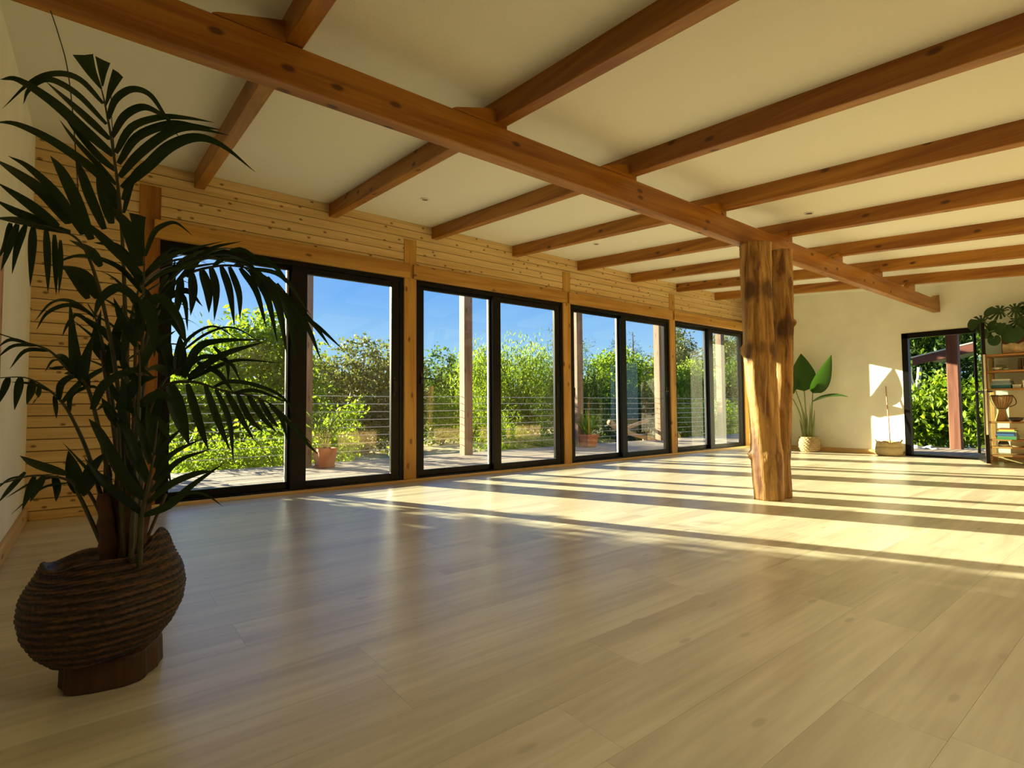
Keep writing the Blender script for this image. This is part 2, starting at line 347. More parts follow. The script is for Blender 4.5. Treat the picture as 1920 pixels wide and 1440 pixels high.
# posts and lintels
PX = [(.28, .43), (2.70, 2.85), (5.13, 5.27), (7.59, 7.74), (10.0, 10.12)]
ordn = ['first', 'second', 'third', 'fourth', 'fifth']
plab = ['reddish pine wall post behind the big palm, left of the first glass door', 'pine wall post between the first and second glass doors from the left',
        'pine wall post between the second and third glass doors from the left', 'pine wall post between the third and fourth glass doors from the left',
        'pine wall post in the far corner right of the last glass door']
for i, (a, b2) in enumerate(PX):
    q = MB().cbox(a, b2, Y1-.012, Y1+.13, 0, 2.70, 'z', .004)
    tag(q.build('wall_post', 'timber_z' if i == 0 else 'lintel_z'), plab[i], 'post')
LX = [(.385, 2.755), (2.80, 5.165), (5.215, 7.63), (7.68, 10.06)]
for i, (a, b2) in enumerate(LX):
    q = MB().cbox(a, b2, Y1-.045, Y1+.012, 2.262, LT, 'x', .004)
    tag(q.build('lintel_board', 'lintel_x'), 'horizontal knotty pine lintel over the %s glass door from the left' % ordn[i], 'lintel')
# ------------------------------------------------------------------ joists, main beam, packers, spot lights
wd = .082
for k in range(9):
    xa = .67+1.19*k
    q = MB(); sg = 24
    z0, z1 = 2.765, 2.905
    q.cbox(xa, xa+wd, Y0, Y1, z0, z1, 'y', .004, sh=shear)
    o = q.build('ceiling_joist', 'timber_y', org=(xa+wd/2, 2.4, 2.5))
    tag(o, 'sloping pine ceiling joist, %s from the left wall, crossing above the main beam' % ['first', 'second', 'third', 'fourth', 'fifth', 'sixth', 'seventh', 'eighth', 'ninth'][k], 'joist')
def bm(x):  # main beam: front face y, bottom, top
    t = (x-1.85)/(10.15-1.85); return 2.49-.192*t, 2.306-.086*t, 2.496-.100*t
xa, xb = X0, X1-.002
(ya, ba, ta), (yb, bb, tb) = bm(xa), bm(xb); bw = .095; c = .005
q = MB()
pa = lambda x, y, b_, t_: [(x, y+c, b_), (x, y+bw-c, b_), (x, y+bw, b_+c), (x, y+bw, t_-c), (x, y+bw-c, t_), (x, y+c, t_), (x, y, t_-c), (x, y, b_+c)]
q.V = pa(xa, ya, ba, ta)+pa(xb, yb, bb, tb)
q.F = [(i, (i+1) % 8, 8+(i+1) % 8, 8+i) for i in range(8)]+[tuple(range(7, -1, -1)), tuple(range(8, 16))]
org = Vector((5, 2.45, 2.2)); beam = empty('main_beam', org, 'long pine main beam running down the room on the two bare logs', 'beam')
q.build('timber', 'timber_x', beam, org=org)
for k in range(9):
    x = .67+1.19*k; y, b_, t_ = bm(x); zj = ceil_z(y)-.002
    L_ = .30 if k < 5 else .22; h0 = .0
    q = MB(); y0, y1 = y+.004, y+bw-.004
    t2 = bm(x-L_)[2]
    pts = [(x-L_, y0, t2), (x, y0, t_), (x, y0, min(zj, t_+.105)), (x-L_*.93, y0, t2+.012)]
    pts += [(p[0], y1, p[2]) for p in pts]
    q.poly(pts, [(0, 1, 2, 3), (7, 6, 5, 4), (0, 4, 5, 1), (1, 5, 6, 2), (2, 6, 7, 3), (3, 7, 4, 0)])
    q.build('wedge_block', 'timber_x', beam, org=(x-L_/2, y+bw/2, t_))
    if zj-.15 > t_-.05:   # flat packer under the joist
        zb = 2.765-SL*(Y1-y)
        if zb-t_ > .008: MB().box(x, x+wd, y0, y1, t_, zb+.003).build('packer', 'timber_x', beam, org=(x+.04, y+.05, t_))
for (x, y, lb) in ((2.48, 4.48, 'small recessed ceiling spot nearest the palm'), (4.85, 4.45, 'small recessed ceiling spot above the second glass door'), (5.25, 2.14, 'small recessed ceiling spot right of the main beam near the logs')):
    z = ceil_z(y); t = empty('ceiling_spot', (x, y, z-.006), lb, 'spotlight')
    s1 = MB().lathe([(.030, 0), (.042, .001), (.043, .012), (.030, .012)], (x, y, z-.008), 24, close=False); s1.V = [(v[0], v[1], v[2]+SL*(v[1]-y)) for v in s1.V]
    s1.build('trim_ring', 'ceramic', t); s2 = MB().lathe([(.029, 0), (.029, .006)], (x, y, z-.004), 20); s2.build('lens', 'steel', t)

# ------------------------------------------------------------------ sliding glass doors
WIN = [  # outer x, left glass x0,x1,ztop, right glass x0,x1
    (.43, 2.70, .53, 1.50, 1.66, 2.56), (2.85, 5.13, 2.99, 3.93, 4.06, 4.99), (5.27, 7.59, 5.42, 6.37, 6.50, 7.47), (7.74, 10.0, 7.87, 8.79, 8.94, 9.86)]
def lever(parent, x, y, z, d, sgn=-1):
    q = MB(); q.cbox(x-.018, x+.018, y-.012, y, z-.06, z+.06, 'z', .005); q.tube([(x, y, z), (x, y-.045, z)], .009, 8); q.tube([(x, y-.045, z), (x+d*.13, y-.045, z-.002)], [.010, .008], 8)
    q.build('handle', 'black_plastic', parent)
def pull(parent, x, y, z):
    q = MB(); q.cbox(x-.012, x+.012, y-.006, y, z-.10, z+.10, 'z', .004); q.tube([(x, y, z-.07), (x, y-.03, z-.06), (x, y-.03, z+.06), (x, y, z+.07)], .007, 8); q.build('handle', 'black_plastic', parent)
for i, (a, b2, l0, l1, r0, r1) in enumerate(WIN):
    w = empty('window_%d' % (i+1), ((a+b2)/2, Y1+.08, 0), structure=True)
    ya, yb = Y1+.012, Y1+.128; f = .045
    q = MB(); q.box(a, b2, ya, yb, 2.215, 2.262); q.box(a, b2, ya, yb, .005, .045); q.box(a, a+f, ya, yb, .045, 2.215); q.box(b2-f, b2, ya, yb, .045, 2.215)
    q.build('frame', 'black_frame', w)
    inner_left = i in (0, 3)         # which sash runs on the inner track is seen in the overlap
    for side in (0, 1):
        s0, s1 = (a+f, r0-.004) if side == 0 else (l1+.012, b2-f)
        g0, g1 = (l0, l1) if side == 0 else (r0, r1)
        y0, y1 = (ya+.062, ya+.105) if side == 0 else (ya+.008, ya+.052)
        zt = 2.178 if side == 0 else 2.150; zb = .108
        if side == 0: s1 = l1+.055
        else: s0 = l1+.01
        q = MB(); q.cbox(s0, g0, y0, y1, .045, 2.212, 'z', .003); q.cbox(g1, s1, y0, y1, .045, 2.212, 'z', .003)
        q.cbox(g0, g1, y0, y1, zt, 2.212, 'x', .003); q.cbox(g0, g1, y0, y1, .045, zb, 'x', .003)
        s = q.build('sash', 'black_frame', w)
        if side == 0:
            MB().cbox(g1-.020, g1-.001, y0+.012, y1-.002, zb+.002, zt-.002, 'z', .002).build('seal_strip', 'seal', s)
        MB().box(g0-.005, g1+.005, (y0+y1)/2-.002, (y0+y1)/2+.002, zb-.005, zt+.005).build('pane', 'glass', s)
        if side == 0 and i == 1: lever(s, g0-.03, y0, 1.15, 1)
        if side == 1 and i in (0, 1): pull(s, g1+.035, y0, 1.05)
        if side == 0 and i in (2, 3): pull(s, g0-.03, y0, 1.02)
        if side == 1 and i in (2,): lever(s, g1+.03, y0, 1.06, -1)
# ------------------------------------------------------------------ far door, standing open
dr = empty('door_1', (X1+.05, (DY0+DY1)/2, 0), structure=True)
q = MB(); fx0, fx1 = X1-.01, X1+.10
q.box(fx0, fx1, DY1-.075, DY1+.005, 0, DZ+.01); q.box(fx0, fx1, DY0-.005, DY0+.045, 0, DZ+.01); q.box(fx0, fx1, DY0, DY1, DZ-.07, DZ+.01); q.box(fx0, fx1+.05, DY0, DY1, 0, .03)
q.build('frame', 'black_frame', dr)
hx, hy = X1-.03, DY0+.055; ang = math.atan2(-.215, -.665); dxn, dyn = math.cos(ang), math.sin(ang); nx, ny = -dyn, dxn; LW = .70
def dbox(q, u0, u1, v0, v1, z0, z1):
    b = len(q.V)
    for z in (z0, z1):
        for (u, v) in ((u0, v0), (u1, v0), (u1, v1), (u0, v1)): q.V.append((hx+dxn*u+nx*v, hy+dyn*u+ny*v, z))
    q.F += [tuple(b+k for k in f) for f in ((3, 2, 1, 0), (4, 5, 6, 7), (0, 1, 5, 4), (1, 2, 6, 5), (2, 3, 7, 6), (3, 0, 4, 7))]
q = MB(); t_ = .019
dbox(q, 0, .05, -t_, t_, .015, DZ-.02); dbox(q, LW-.06, LW, -t_, t_, .015, DZ-.02); dbox(q, .05, LW-.06, -t_, t_, DZ-.09, DZ-.02); dbox(q, .05, LW-.06, -t_, t_, .015, .105)
leaf = q.build('door_leaf', 'black_frame', dr)
q = MB(); dbox(q, .045, LW-.055, -.004, .004, .10, DZ-.085); q.build('pane', 'door_glass', leaf)
q = MB(); dbox(q, LW+.0005, LW+.004, -.012, .012, .4, DZ-.45); q.build('edge_strip', 'alu', leaf)
q = MB(); pc = lambda u, v, z: (hx+dxn*u+nx*v, hy+dyn*u+ny*v, z)
for sg in (-1, 1):
    q.tube([pc(LW-.045, sg*t_, .98), pc(LW-.045, sg*.075, .98)], .011, 8); q.tube([pc(LW-.045, sg*.07, .98), pc(LW-.17, sg*.075, .98)], [.011, .009], 8)
q.build('handle', 'black_plastic', leaf)
q = MB().lathe([(.0, 0), (.014, .004), (.018, .014), (.014, .024), (.0, .028)], pc(LW+.004, 0, .99), 12); q.build('lock_cylinder', 'steel', leaf)

# ------------------------------------------------------------------ twin tree-trunk column
def log(name, pts, rad, seed, parent, knots):
    rs = random.Random(seed); ph = [rs.uniform(0, 6.28) for _ in range(12)]
    P = [Vector(p) for p in pts]; NZ, NA = 150, 56; V = []; Fc = []
    zs = [p.z for p in P]; z0, z1 = zs[0], zs[-1]
    def ip(z, arr):
        for i in range(len(zs)-1):
            if z <= zs[i+1] or i == len(zs)-2:
                t = (z-zs[i])/(zs[i+1]-zs[i]); t = t*t*(3-2*t)*.5+t*.5; return arr[i]*(1-t)+arr[i+1]*t
    for i in range(NZ+1):
        z = z0+(z1-z0)*i/NZ; c0 = ip(z, P); R = ip(z, rad)
        for k in range(NA):
            a = 2*PI*k/NA
            r = R*(1+.035*math.sin(2*a+ph[0]+z*.8)+.03*math.sin(3*a+ph[1]-z*1.3)+.018*math.sin(7*a+ph[2]+2*z)+.012*math.sin(13*a+ph[3]+3*math.sin(z*2))
                   + .010*math.sin(23*z+ph[4]+2*math.sin(a*2))+.008*math.sin(41*z+5*a+ph[5]))
            r += rs.uniform(-.0016, .0016)
            for (ka, kz, kr, kh) in knots:
                da = (a-ka+PI) % (2*PI)-PI; d2 = (da*R/kr)**2+((z-kz)/(kr*1.25))**2
                if d2 < 6: r += kh*(math.exp(-d2)-.75*math.exp(-d2*5))
            V.append((c0.x+r*math.cos(a), c0.y+r*math.sin(a), z))
    for i in range(NZ):
        for k in range(NA): Fc.append((i*NA+k, i*NA+(k+1) % NA, (i+1)*NA+(k+1) % NA, (i+1)*NA+k))
    Fc += [tuple(range(NA-1, -1, -1)), tuple(NZ*NA+k for k in range(NA))]
    o = link(name, mesh(name, V, Fc, 'bare_log', True, P[0]), parent, P[0]); return o
tk = empty('tree_trunk_column', (4.74, 2.29, 0), 'column of two bare peeled tree trunks joined at the floor, holding the main beam', 'column')
toC = math.atan2(-2.3, -4.7)
log('trunk', [(4.665, 2.30, 0), (4.66, 2.305, .3), (4.64, 2.31, .63), (4.595, 2.315, 1.15), (4.60, 2.335, 1.75), (4.655, 2.36, 2.262)], [.122, .130, .118, .124, .121, .129], 4, tk,
    [(toC-.2, 1.25, .045, .03), (toC-1.35, 1.30, .03, .05), (toC+.3, .36, .045, .025), (toC-1.2, .38, .022, .05), (toC+.8, .38, .035, .02), (toC-.9, 1.22, .03, .02), (toC+.9, 1.22, .03, .02), (toC+.2, 1.95, .05, .015)])
log('trunk', [(4.845, 2.275, 0), (4.84, 2.27, .3), (4.86, 2.26, .63), (4.90, 2.255, 1.15), (4.97, 2.28, 1.8), (5.06, 2.33, 2.262)], [.085, .074, .075, .078, .088, .100], 9, tk,
    [(toC+1.5, 1.56, .02, .045), (toC+.5, .75, .04, .012), (toC, 1.5, .04, .02), (toC+.6, .45, .03, .02), (toC-.3, 1.95, .04, .015)])

# ------------------------------------------------------------------ big palm
pc0 = Vector((.045, 2.085, 0))
st = empty('wood_stump', (.06, 2.11, 0), 'dark wood stump slab under the big palm basket', 'stump')
fnS = lambda v, a, j: (v[0]+.006*math.sin(5*a+1)*math.cos(a)+.004*math.sin(11*a), v[1]+.006*math.sin(5*a+1)*math.sin(a), v[2])
MB().lathe([(.122, 0), (.129, .006), (.126, .08), (.122, .088)], (.065, 2.105, 0), 48, fn=fnS).build('block', 'stump_z', st)
MB().lathe([(.118, .0881), (.119, .0885)], (.065, 2.105, 0), 48, fn=fnS).build('cut_face', 'timber_y', st)
bk = empty('woven_basket', (.04, 2.07, .09), 'large sagging dark rope basket holding the big palm', 'basket')
prof0 = [(.10, .0), (.150, .006), (.198, .05), (.234, .105), (.246, .16), (.238, .21), (.222, .245), (.208, .275), (.203, .30)]
def prof_at(t):
    u = t*(len(prof0)-1); i = min(int(u), len(prof0)-2); f = u-i
    f2 = f; return (prof0[i][0]*(1-f2)+prof0[i+1][0]*f2, prof0[i][1]*(1-f2)+prof0[i+1][1]*f2)
NR = 27; per = 6; NA = 220; V = []; Fc = []
AX = Vector((.785, -.619, 0)); DP = Vector((.619, .785, 0))
ws_ = wobble(5)
nj = NR*per+1
inner = [(.194, .295), (.176, .25), (.10, .235), (.01, .235)]
for j in range(nj+len(inner)):
    for k in range(NA):
        a = 2*PI*k/NA
        if j < nj:
            t = j/(nj-1); r, z = prof_at(t); ph_ = (j % per)/per*PI
            rp_ = abs(math.sin(ph_)); tw = math.sin(62*a+(j//per)*1.3+ph_*1.2)
            r += .0052*rp_+.0018*rp_*tw+.003*math.sin(3*a+t*5)+.002*math.sin(7*a-t*9)
        else:
            r, z = inner[j-nj]; t = 1
        rim = max(0, t-.7)/.3
        r *= .84; u, v = r*math.cos(a), r*math.sin(a)*.95
        zz = z+.07*u*(.4+1.3*t)+rim*(.006*math.sin(2*a+.6)+.008*math.sin(5*a+1)) + .035*rim*math.exp(-((a-.15 if a < PI else a-2*PI-.15)/.35)**2)
        if j >= nj+2: zz = z+.07*u
        uu = u-.012*math.cos(a)*rim*2
        p = Vector((.050, 2.060, .088))+AX*uu+DP*v
        V.append((p.x, p.y, p.z+zz+.022*(1-t)*(u/.2)))
tot = nj+len(inner)
for j in range(tot-1):
    for k in range(NA): Fc.append((j*NA+k, j*NA+(k+1) % NA, (j+1)*NA+(k+1) % NA, (j+1)*NA+k))
Fc += [tuple(range(NA-1, -1, -1)), tuple((tot-1)*NA+k for k in range(NA))]
link('rope_body', mesh('rope_body', V, Fc, 'rope_dark', True, (.04, 2.07, .09)), bk, (.04, 2.07, .09))
MB().lathe([(.01, .0), (.120, -.004), (.128, -.03), (.01, -.03)], (.055, 2.063, .350), 32, fn=lambda v, a, j: (v[0], v[1], v[2]+.008*math.sin(4*a))).build('soil', 'soil', bk)

# hero palm: each frond is (rachis, [(leaflet curve, width, blunt tip), ...]) in world metres
PALM=[
([(0.093,1.99,0.376),(0.087,1.966,0.768),(0.071,1.945,1.149),(0.056,1.932,1.399),(0.034,1.93,1.584),(0.014,1.932,1.707),(0.003,1.935,1.76)],[
 ([(0.004,1.935,1.757),(-0.02,1.959,1.811),(-0.039,1.985,1.867)],0.047,1),
 ([(0.006,1.933,1.765),(0.005,1.948,1.815),(0.006,1.971,1.863)],0.034,1),
 ([(0.014,1.932,1.707),(0.026,1.941,1.767),(0.043,1.956,1.831)],0.027,1),
 ([(0.009,1.936,1.715),(-0.046,1.989,1.792),(-0.101,2.049,1.82),(-0.161,2.119,1.809),(-0.231,2.203,1.739)],0.020,0),
 ([(0.018,1.932,1.655),(-0.054,1.991,1.75),(-0.121,2.051,1.797),(-0.165,2.099,1.772),(-0.179,2.126,1.735)],0.020,0),
 ([(0.026,1.935,1.612),(-0.045,2.016,1.708),(-0.131,2.123,1.823)],0.027,0),
 ([(0.036,1.93,1.564),(-0.031,1.965,1.631),(-0.105,1.999,1.706),(-0.182,2.033,1.76),(-0.221,2.038,1.751)],0.038,0),
 ([(0.041,1.928,1.521),(-0.002,1.958,1.568),(-0.056,1.994,1.646),(-0.096,2.02,1.716)],0.024,0),
 ([(0.044,1.937,1.482),(0.005,1.984,1.543),(-0.056,2.055,1.635),(-0.095,2.113,1.709)],0.019,0),
 ([(0.051,1.934,1.443),(-0.004,1.977,1.524),(-0.105,2.058,1.617),(-0.19,2.13,1.671),(-0.243,2.179,1.682)],0.030,0),
 ([(0.056,1.932,1.407),(0.022,1.983,1.495),(0.003,2.035,1.583)],0.024,0),
 ([(0.06,1.931,1.367),(0.029,1.924,1.422),(0.009,1.897,1.455)],0.020,0),
 ([(0.021,1.929,1.671),(0.037,1.912,1.726),(0.073,1.881,1.755),(0.114,1.849,1.74),(0.148,1.824,1.683),(0.188,1.795,1.606)],0.022,0),
 ([(0.031,1.93,1.62),(0.058,1.899,1.679),(0.099,1.855,1.701),(0.138,1.812,1.676),(0.172,1.773,1.639)],0.024,0),
 ([(0.041,1.925,1.573),(0.076,1.895,1.647),(0.141,1.844,1.677),(0.203,1.797,1.676),(0.268,1.749,1.664)],0.025,0),
 ([(0.048,1.922,1.542),(0.089,1.887,1.621),(0.163,1.83,1.659),(0.222,1.787,1.655),(0.285,1.742,1.645)],0.027,0),
 ([(0.051,1.921,1.503),(0.093,1.87,1.563),(0.155,1.798,1.616),(0.209,1.73,1.621),(0.289,1.642,1.588)],0.028,0),
 ([(0.058,1.927,1.474),(0.111,1.876,1.531),(0.163,1.822,1.589),(0.223,1.763,1.612),(0.282,1.706,1.583),(0.356,1.64,1.501)],0.035,0),
 ([(0.06,1.927,1.438),(0.086,1.887,1.508),(0.123,1.832,1.556)],0.020,0),
 ([(0.063,1.926,1.399),(0.079,1.94,1.487),(0.101,1.962,1.554)],0.016,0),
 ]),
([(0.087,2.021,0.371),(0.069,1.984,0.8),(0.03,1.967,1.084),(-0.023,1.969,1.282),(-0.085,1.999,1.34),(-0.192,2.059,1.362)],[
 ([(-0.062,1.981,1.355),(-0.121,2.034,1.446),(-0.189,2.1,1.514),(-0.24,2.157,1.562)],0.043,0),
 ([(-0.03,1.972,1.328),(-0.086,1.995,1.434),(-0.153,2.023,1.51),(-0.199,2.033,1.536)],0.028,0),
 ([(-0.01,1.957,1.313),(-0.049,1.993,1.436),(-0.084,2.035,1.526),(-0.112,2.076,1.578)],0.039,0),
 ([(0.019,1.932,1.343),(-0.015,1.939,1.433),(-0.036,1.929,1.495),(-0.05,1.913,1.526)],0.031,0),
 ([(0.035,1.919,1.359),(0.014,1.939,1.448),(-0.002,1.961,1.513)],0.034,0),
 ([(-0.085,1.999,1.348),(-0.151,2.02,1.406),(-0.219,2.032,1.454)],0.034,0),
 ([(-0.109,2.018,1.353),(-0.175,2.033,1.377),(-0.221,2.015,1.4)],0.034,0),
 ([(-0.057,1.978,1.331),(-0.167,2.089,1.371),(-0.238,2.184,1.394)],0.028,0),
 ([(-0.192,2.06,1.353),(-0.197,2.046,1.298),(-0.211,2.029,1.24)],0.018,0),
 ([(-0.176,2.048,1.35),(-0.191,2.042,1.282),(-0.205,2.027,1.206)],0.021,0),
 ([(-0.158,2.034,1.347),(-0.178,2.087,1.295),(-0.194,2.155,1.225)],0.020,0),
 ([(-0.141,2.021,1.341),(-0.144,2.053,1.276),(-0.149,2.101,1.183)],0.023,0),
 ([(-0.113,2.021,1.341),(-0.107,2.007,1.245),(-0.103,1.986,1.15)],0.020,0),
 ([(-0.094,2.007,1.325),(-0.091,2.043,1.24),(-0.09,2.096,1.165)],0.017,0),
 ([(-0.08,1.997,1.309),(-0.078,2.002,1.23),(-0.081,2.013,1.154)],0.014,0),
 ([(0.009,1.98,1.147),(-0.027,2.018,1.219),(-0.09,2.084,1.252)],0.041,0),
 ([(-0.014,1.999,1.147),(-0.04,1.995,1.192),(-0.073,1.987,1.231)],0.028,0),
 ([(0.014,1.942,1.235),(-0.011,1.991,1.289),(-0.063,2.076,1.333)],0.031,0),
 ]),
([(0.106,1.941,0.385),(0.107,1.892,0.739),(0.11,1.841,0.983),(0.108,1.808,1.131),(0.107,1.779,1.245)],[
 ([(0.107,1.779,1.242),(0.096,1.798,1.308),(0.091,1.819,1.369)],0.036,1),
 ([(0.108,1.778,1.245),(0.125,1.775,1.308),(0.145,1.778,1.337),(0.179,1.774,1.352),(0.221,1.768,1.321)],0.016,0),
 ([(0.097,1.788,1.216),(0.071,1.832,1.328),(0.033,1.899,1.407)],0.041,0),
 ([(0.102,1.786,1.192),(0.024,1.828,1.282),(-0.035,1.85,1.343)],0.030,0),
 ([(0.104,1.809,1.175),(0.05,1.836,1.268),(-0.005,1.864,1.283)],0.033,0),
 ([(0.106,1.809,1.146),(0.049,1.836,1.218),(-0.033,1.878,1.244),(-0.101,1.909,1.21)],0.018,0),
 ([(0.106,1.806,1.19),(0.142,1.761,1.232),(0.197,1.694,1.256),(0.274,1.606,1.275)],0.018,0),
 ([(0.107,1.807,1.161),(0.154,1.749,1.201),(0.22,1.669,1.21),(0.284,1.587,1.217)],0.015,0),
 ([(0.105,1.811,1.116),(0.056,1.839,1.159),(0.016,1.86,1.128),(-0.001,1.862,1.067)],0.030,0),
 ([(0.106,1.811,1.101),(0.146,1.783,1.131),(0.189,1.758,1.071),(0.209,1.754,0.997)],0.033,0),
 ([(0.105,1.81,1.131),(0.126,1.761,1.066),(0.13,1.711,0.959)],0.039,0),
 ([(0.104,1.814,1.071),(0.077,1.85,1.042),(0.066,1.884,0.938)],0.033,0),
 ]),
([(0.117,1.868,0.398),(0.119,1.838,0.52),(0.13,1.791,0.624),(0.136,1.752,0.7),(0.14,1.702,0.788)],[
 ([(0.114,1.841,0.535),(0.038,1.886,0.608),(-0.012,1.904,0.687)],0.029,0),
 ([(0.12,1.836,0.568),(0.077,1.858,0.632),(0.02,1.884,0.755),(-0.005,1.888,0.795)],0.036,0),
 ([(0.127,1.794,0.617),(0.107,1.82,0.672),(0.074,1.861,0.771),(0.022,1.921,0.847)],0.032,0),
 ([(0.129,1.759,0.671),(0.111,1.767,0.748),(0.091,1.777,0.824)],0.023,0),
 ([(0.117,1.84,0.523),(0.023,1.896,0.619),(-0.06,1.935,0.729)],0.015,0),
 ([(0.137,1.751,0.7),(0.125,1.755,0.773),(0.118,1.755,0.845)],0.020,0),
 ([(0.123,1.836,0.52),(0.179,1.799,0.548),(0.23,1.768,0.602),(0.303,1.723,0.664)],0.026,0),
 ([(0.131,1.828,0.556),(0.178,1.768,0.61),(0.236,1.693,0.644),(0.268,1.635,0.649)],0.023,0),
 ([(0.135,1.789,0.59),(0.194,1.772,0.67),(0.275,1.757,0.704)],0.021,0),
 ([(0.139,1.784,0.624),(0.172,1.719,0.695),(0.233,1.618,0.742)],0.018,0),
 ([(0.14,1.781,0.658),(0.165,1.776,0.722),(0.206,1.768,0.77)],0.018,0),
 ([(0.139,1.749,0.695),(0.153,1.761,0.75),(0.178,1.775,0.793)],0.016,0),
 ([(0.174,1.759,0.572),(0.222,1.7,0.589),(0.252,1.646,0.585),(0.279,1.591,0.561)],0.010,0),
 ([(0.125,1.832,0.561),(0.098,1.87,0.619),(0.08,1.911,0.693)],0.024,0),
 ]),
([(0.11,1.951,0.382),(0.118,1.95,0.641),(0.133,1.948,0.784),(0.169,1.931,0.885),(0.241,1.888,0.903),(0.321,1.843,0.875),(0.402,1.798,0.855),(0.473,1.764,0.804),(0.562,1.731,0.684)],[
 ([(0.188,1.915,0.893),(0.211,1.893,0.794),(0.233,1.866,0.711)],0.052,0),
 ([(0.23,1.896,0.896),(0.261,1.885,0.777),(0.287,1.877,0.691)],0.029,0),
 ([(0.273,1.863,0.89),(0.302,1.811,0.777),(0.323,1.746,0.697)],0.024,0),
 ([(0.301,1.858,0.88),(0.33,1.808,0.782),(0.335,1.763,0.659)],0.020,0),
 ([(0.327,1.838,0.872),(0.357,1.796,0.797),(0.388,1.742,0.721)],0.023,0),
 ([(0.353,1.818,0.866),(0.391,1.826,0.788),(0.437,1.84,0.741)],0.021,0),
 ([(0.383,1.814,0.86),(0.412,1.772,0.797),(0.445,1.716,0.745)],0.022,0),
 ([(0.409,1.793,0.853),(0.444,1.788,0.788),(0.472,1.795,0.757)],0.020,0),
 ([(0.435,1.773,0.835),(0.473,1.777,0.787),(0.501,1.805,0.709)],0.018,0),
 ([(0.466,1.769,0.809),(0.507,1.771,0.761),(0.567,1.774,0.704)],0.017,0),
 ([(0.493,1.749,0.779),(0.531,1.712,0.712),(0.556,1.677,0.676)],0.013,0),
 ([(0.163,1.936,0.88),(0.145,1.945,0.783),(0.152,1.929,0.688)],0.045,0),
 ([(0.151,1.947,0.856),(0.117,1.979,0.783),(0.103,1.998,0.686)],0.042,0),
 ([(0.144,1.938,0.832),(0.088,2.002,0.832),(0.058,2.058,0.767)],0.026,0),
 ([(0.295,1.863,0.887),(0.331,1.822,0.904),(0.393,1.757,0.891),(0.453,1.692,0.853),(0.487,1.647,0.781)],0.015,0),
 ([(0.347,1.823,0.87),(0.402,1.797,0.876),(0.487,1.759,0.838)],0.015,0),
 ]),
([(0.117,1.997,0.371),(0.13,2.024,0.666),(0.152,2.046,0.832),(0.193,2.043,0.927),(0.228,2.031,0.954)],[
 ([(0.222,2.037,0.928),(0.227,2.051,0.999),(0.227,2.079,1.067)],0.045,0),
 ([(0.235,2.027,0.922),(0.27,2.01,1.016),(0.332,1.982,1.044),(0.451,1.914,1.05)],0.031,0),
 ([(0.245,2.019,0.922),(0.327,1.917,0.99),(0.424,1.789,1.029)],0.031,0),
 ([(0.243,2.022,0.91),(0.313,1.983,0.954),(0.386,1.952,0.982),(0.505,1.891,0.971)],0.016,0),
 ([(0.228,2.032,0.936),(0.28,1.971,0.987),(0.344,1.896,0.967),(0.374,1.847,0.889)],0.021,0),
 ([(0.215,2.042,0.936),(0.171,2.061,1.023),(0.142,2.066,1.039)],0.042,0),
 ([(0.221,2.036,0.954),(0.24,2.021,1.041),(0.309,1.972,1.09),(0.38,1.926,1.041)],0.014,0),
 ([(0.2,2.037,0.927),(0.167,2.092,0.955),(0.125,2.17,0.94)],0.038,0),
 ([(0.269,1.998,0.971),(0.322,1.946,0.935),(0.362,1.902,0.865)],0.021,0),
 ([(0.227,2.029,1.006),(0.296,1.989,1.068),(0.369,1.957,1.088),(0.46,1.919,1.028)],0.012,0),
 ([(0.309,1.964,1.023),(0.344,1.942,0.97),(0.351,1.945,0.901)],0.017,0),
 ]),
([(0.082,2.025,0.371),(0.047,2.017,0.608),(0.011,2.002,0.801),(-0.015,1.997,0.897),(-0.055,2.011,0.937),(-0.098,2.024,0.99),(-0.151,2.045,1.013),(-0.216,2.07,1.038)],[
 ([(-0.098,2.024,0.99),(-0.151,2.052,0.989),(-0.184,2.061,0.936)],0.014,0),
 ([(-0.125,2.025,1.003),(-0.176,2.052,1.001),(-0.209,2.061,0.968)],0.014,0),
 ([(-0.147,2.043,1.011),(-0.183,2.047,1.018),(-0.208,2.034,0.993)],0.012,0),
 ([(-0.024,2.003,0.908),(-0.04,1.981,0.974),(-0.054,1.939,1.127)],0.036,0),
 ([(-0.024,2.003,0.897),(-0.016,1.969,0.965),(0.002,1.912,1.037)],0.031,0),
 ([(-0.04,2.0,0.923),(-0.072,2.036,0.973),(-0.094,2.073,0.978)],0.028,0),
 ([(-0.009,1.992,0.887),(-0.029,2.042,0.928),(-0.068,2.125,0.931)],0.034,0),
 ([(-0.065,2.019,0.944),(-0.088,2.013,0.94),(-0.098,1.985,0.941)],0.012,0),
 ([(-0.077,2.008,0.963),(-0.09,1.986,0.957),(-0.103,1.951,0.925)],0.009,0),
 ]),
([(0.081,2.077,0.36),(0.058,2.055,0.767),(0.034,2.048,0.963),(0.006,2.051,1.093),(-0.015,2.059,1.141)],[
 ([(0.004,2.052,1.099),(-0.055,2.116,1.152),(-0.105,2.186,1.152),(-0.148,2.259,1.1)],0.016,0),
 ([(-0.01,2.057,1.116),(-0.062,2.098,1.138),(-0.111,2.14,1.115),(-0.137,2.166,1.063)],0.015,0),
 ([(0.008,2.051,1.062),(-0.037,2.08,1.107),(-0.06,2.094,1.081),(-0.074,2.1,1.041)],0.015,0),
 ([(0.085,2.007,0.979),(0.037,2.022,1.045),(-0.017,2.034,1.096)],0.031,0),
 ([(0.08,2.011,0.958),(0.023,2.06,1.021),(-0.051,2.124,1.097)],0.015,0),
 ([(0.034,2.048,0.963),(0.007,2.089,1.031),(0.018,2.109,1.135)],0.033,0),
 ([(0.041,2.044,0.931),(0.052,2.027,1.028),(0.075,1.997,1.158)],0.036,0),
 ]),
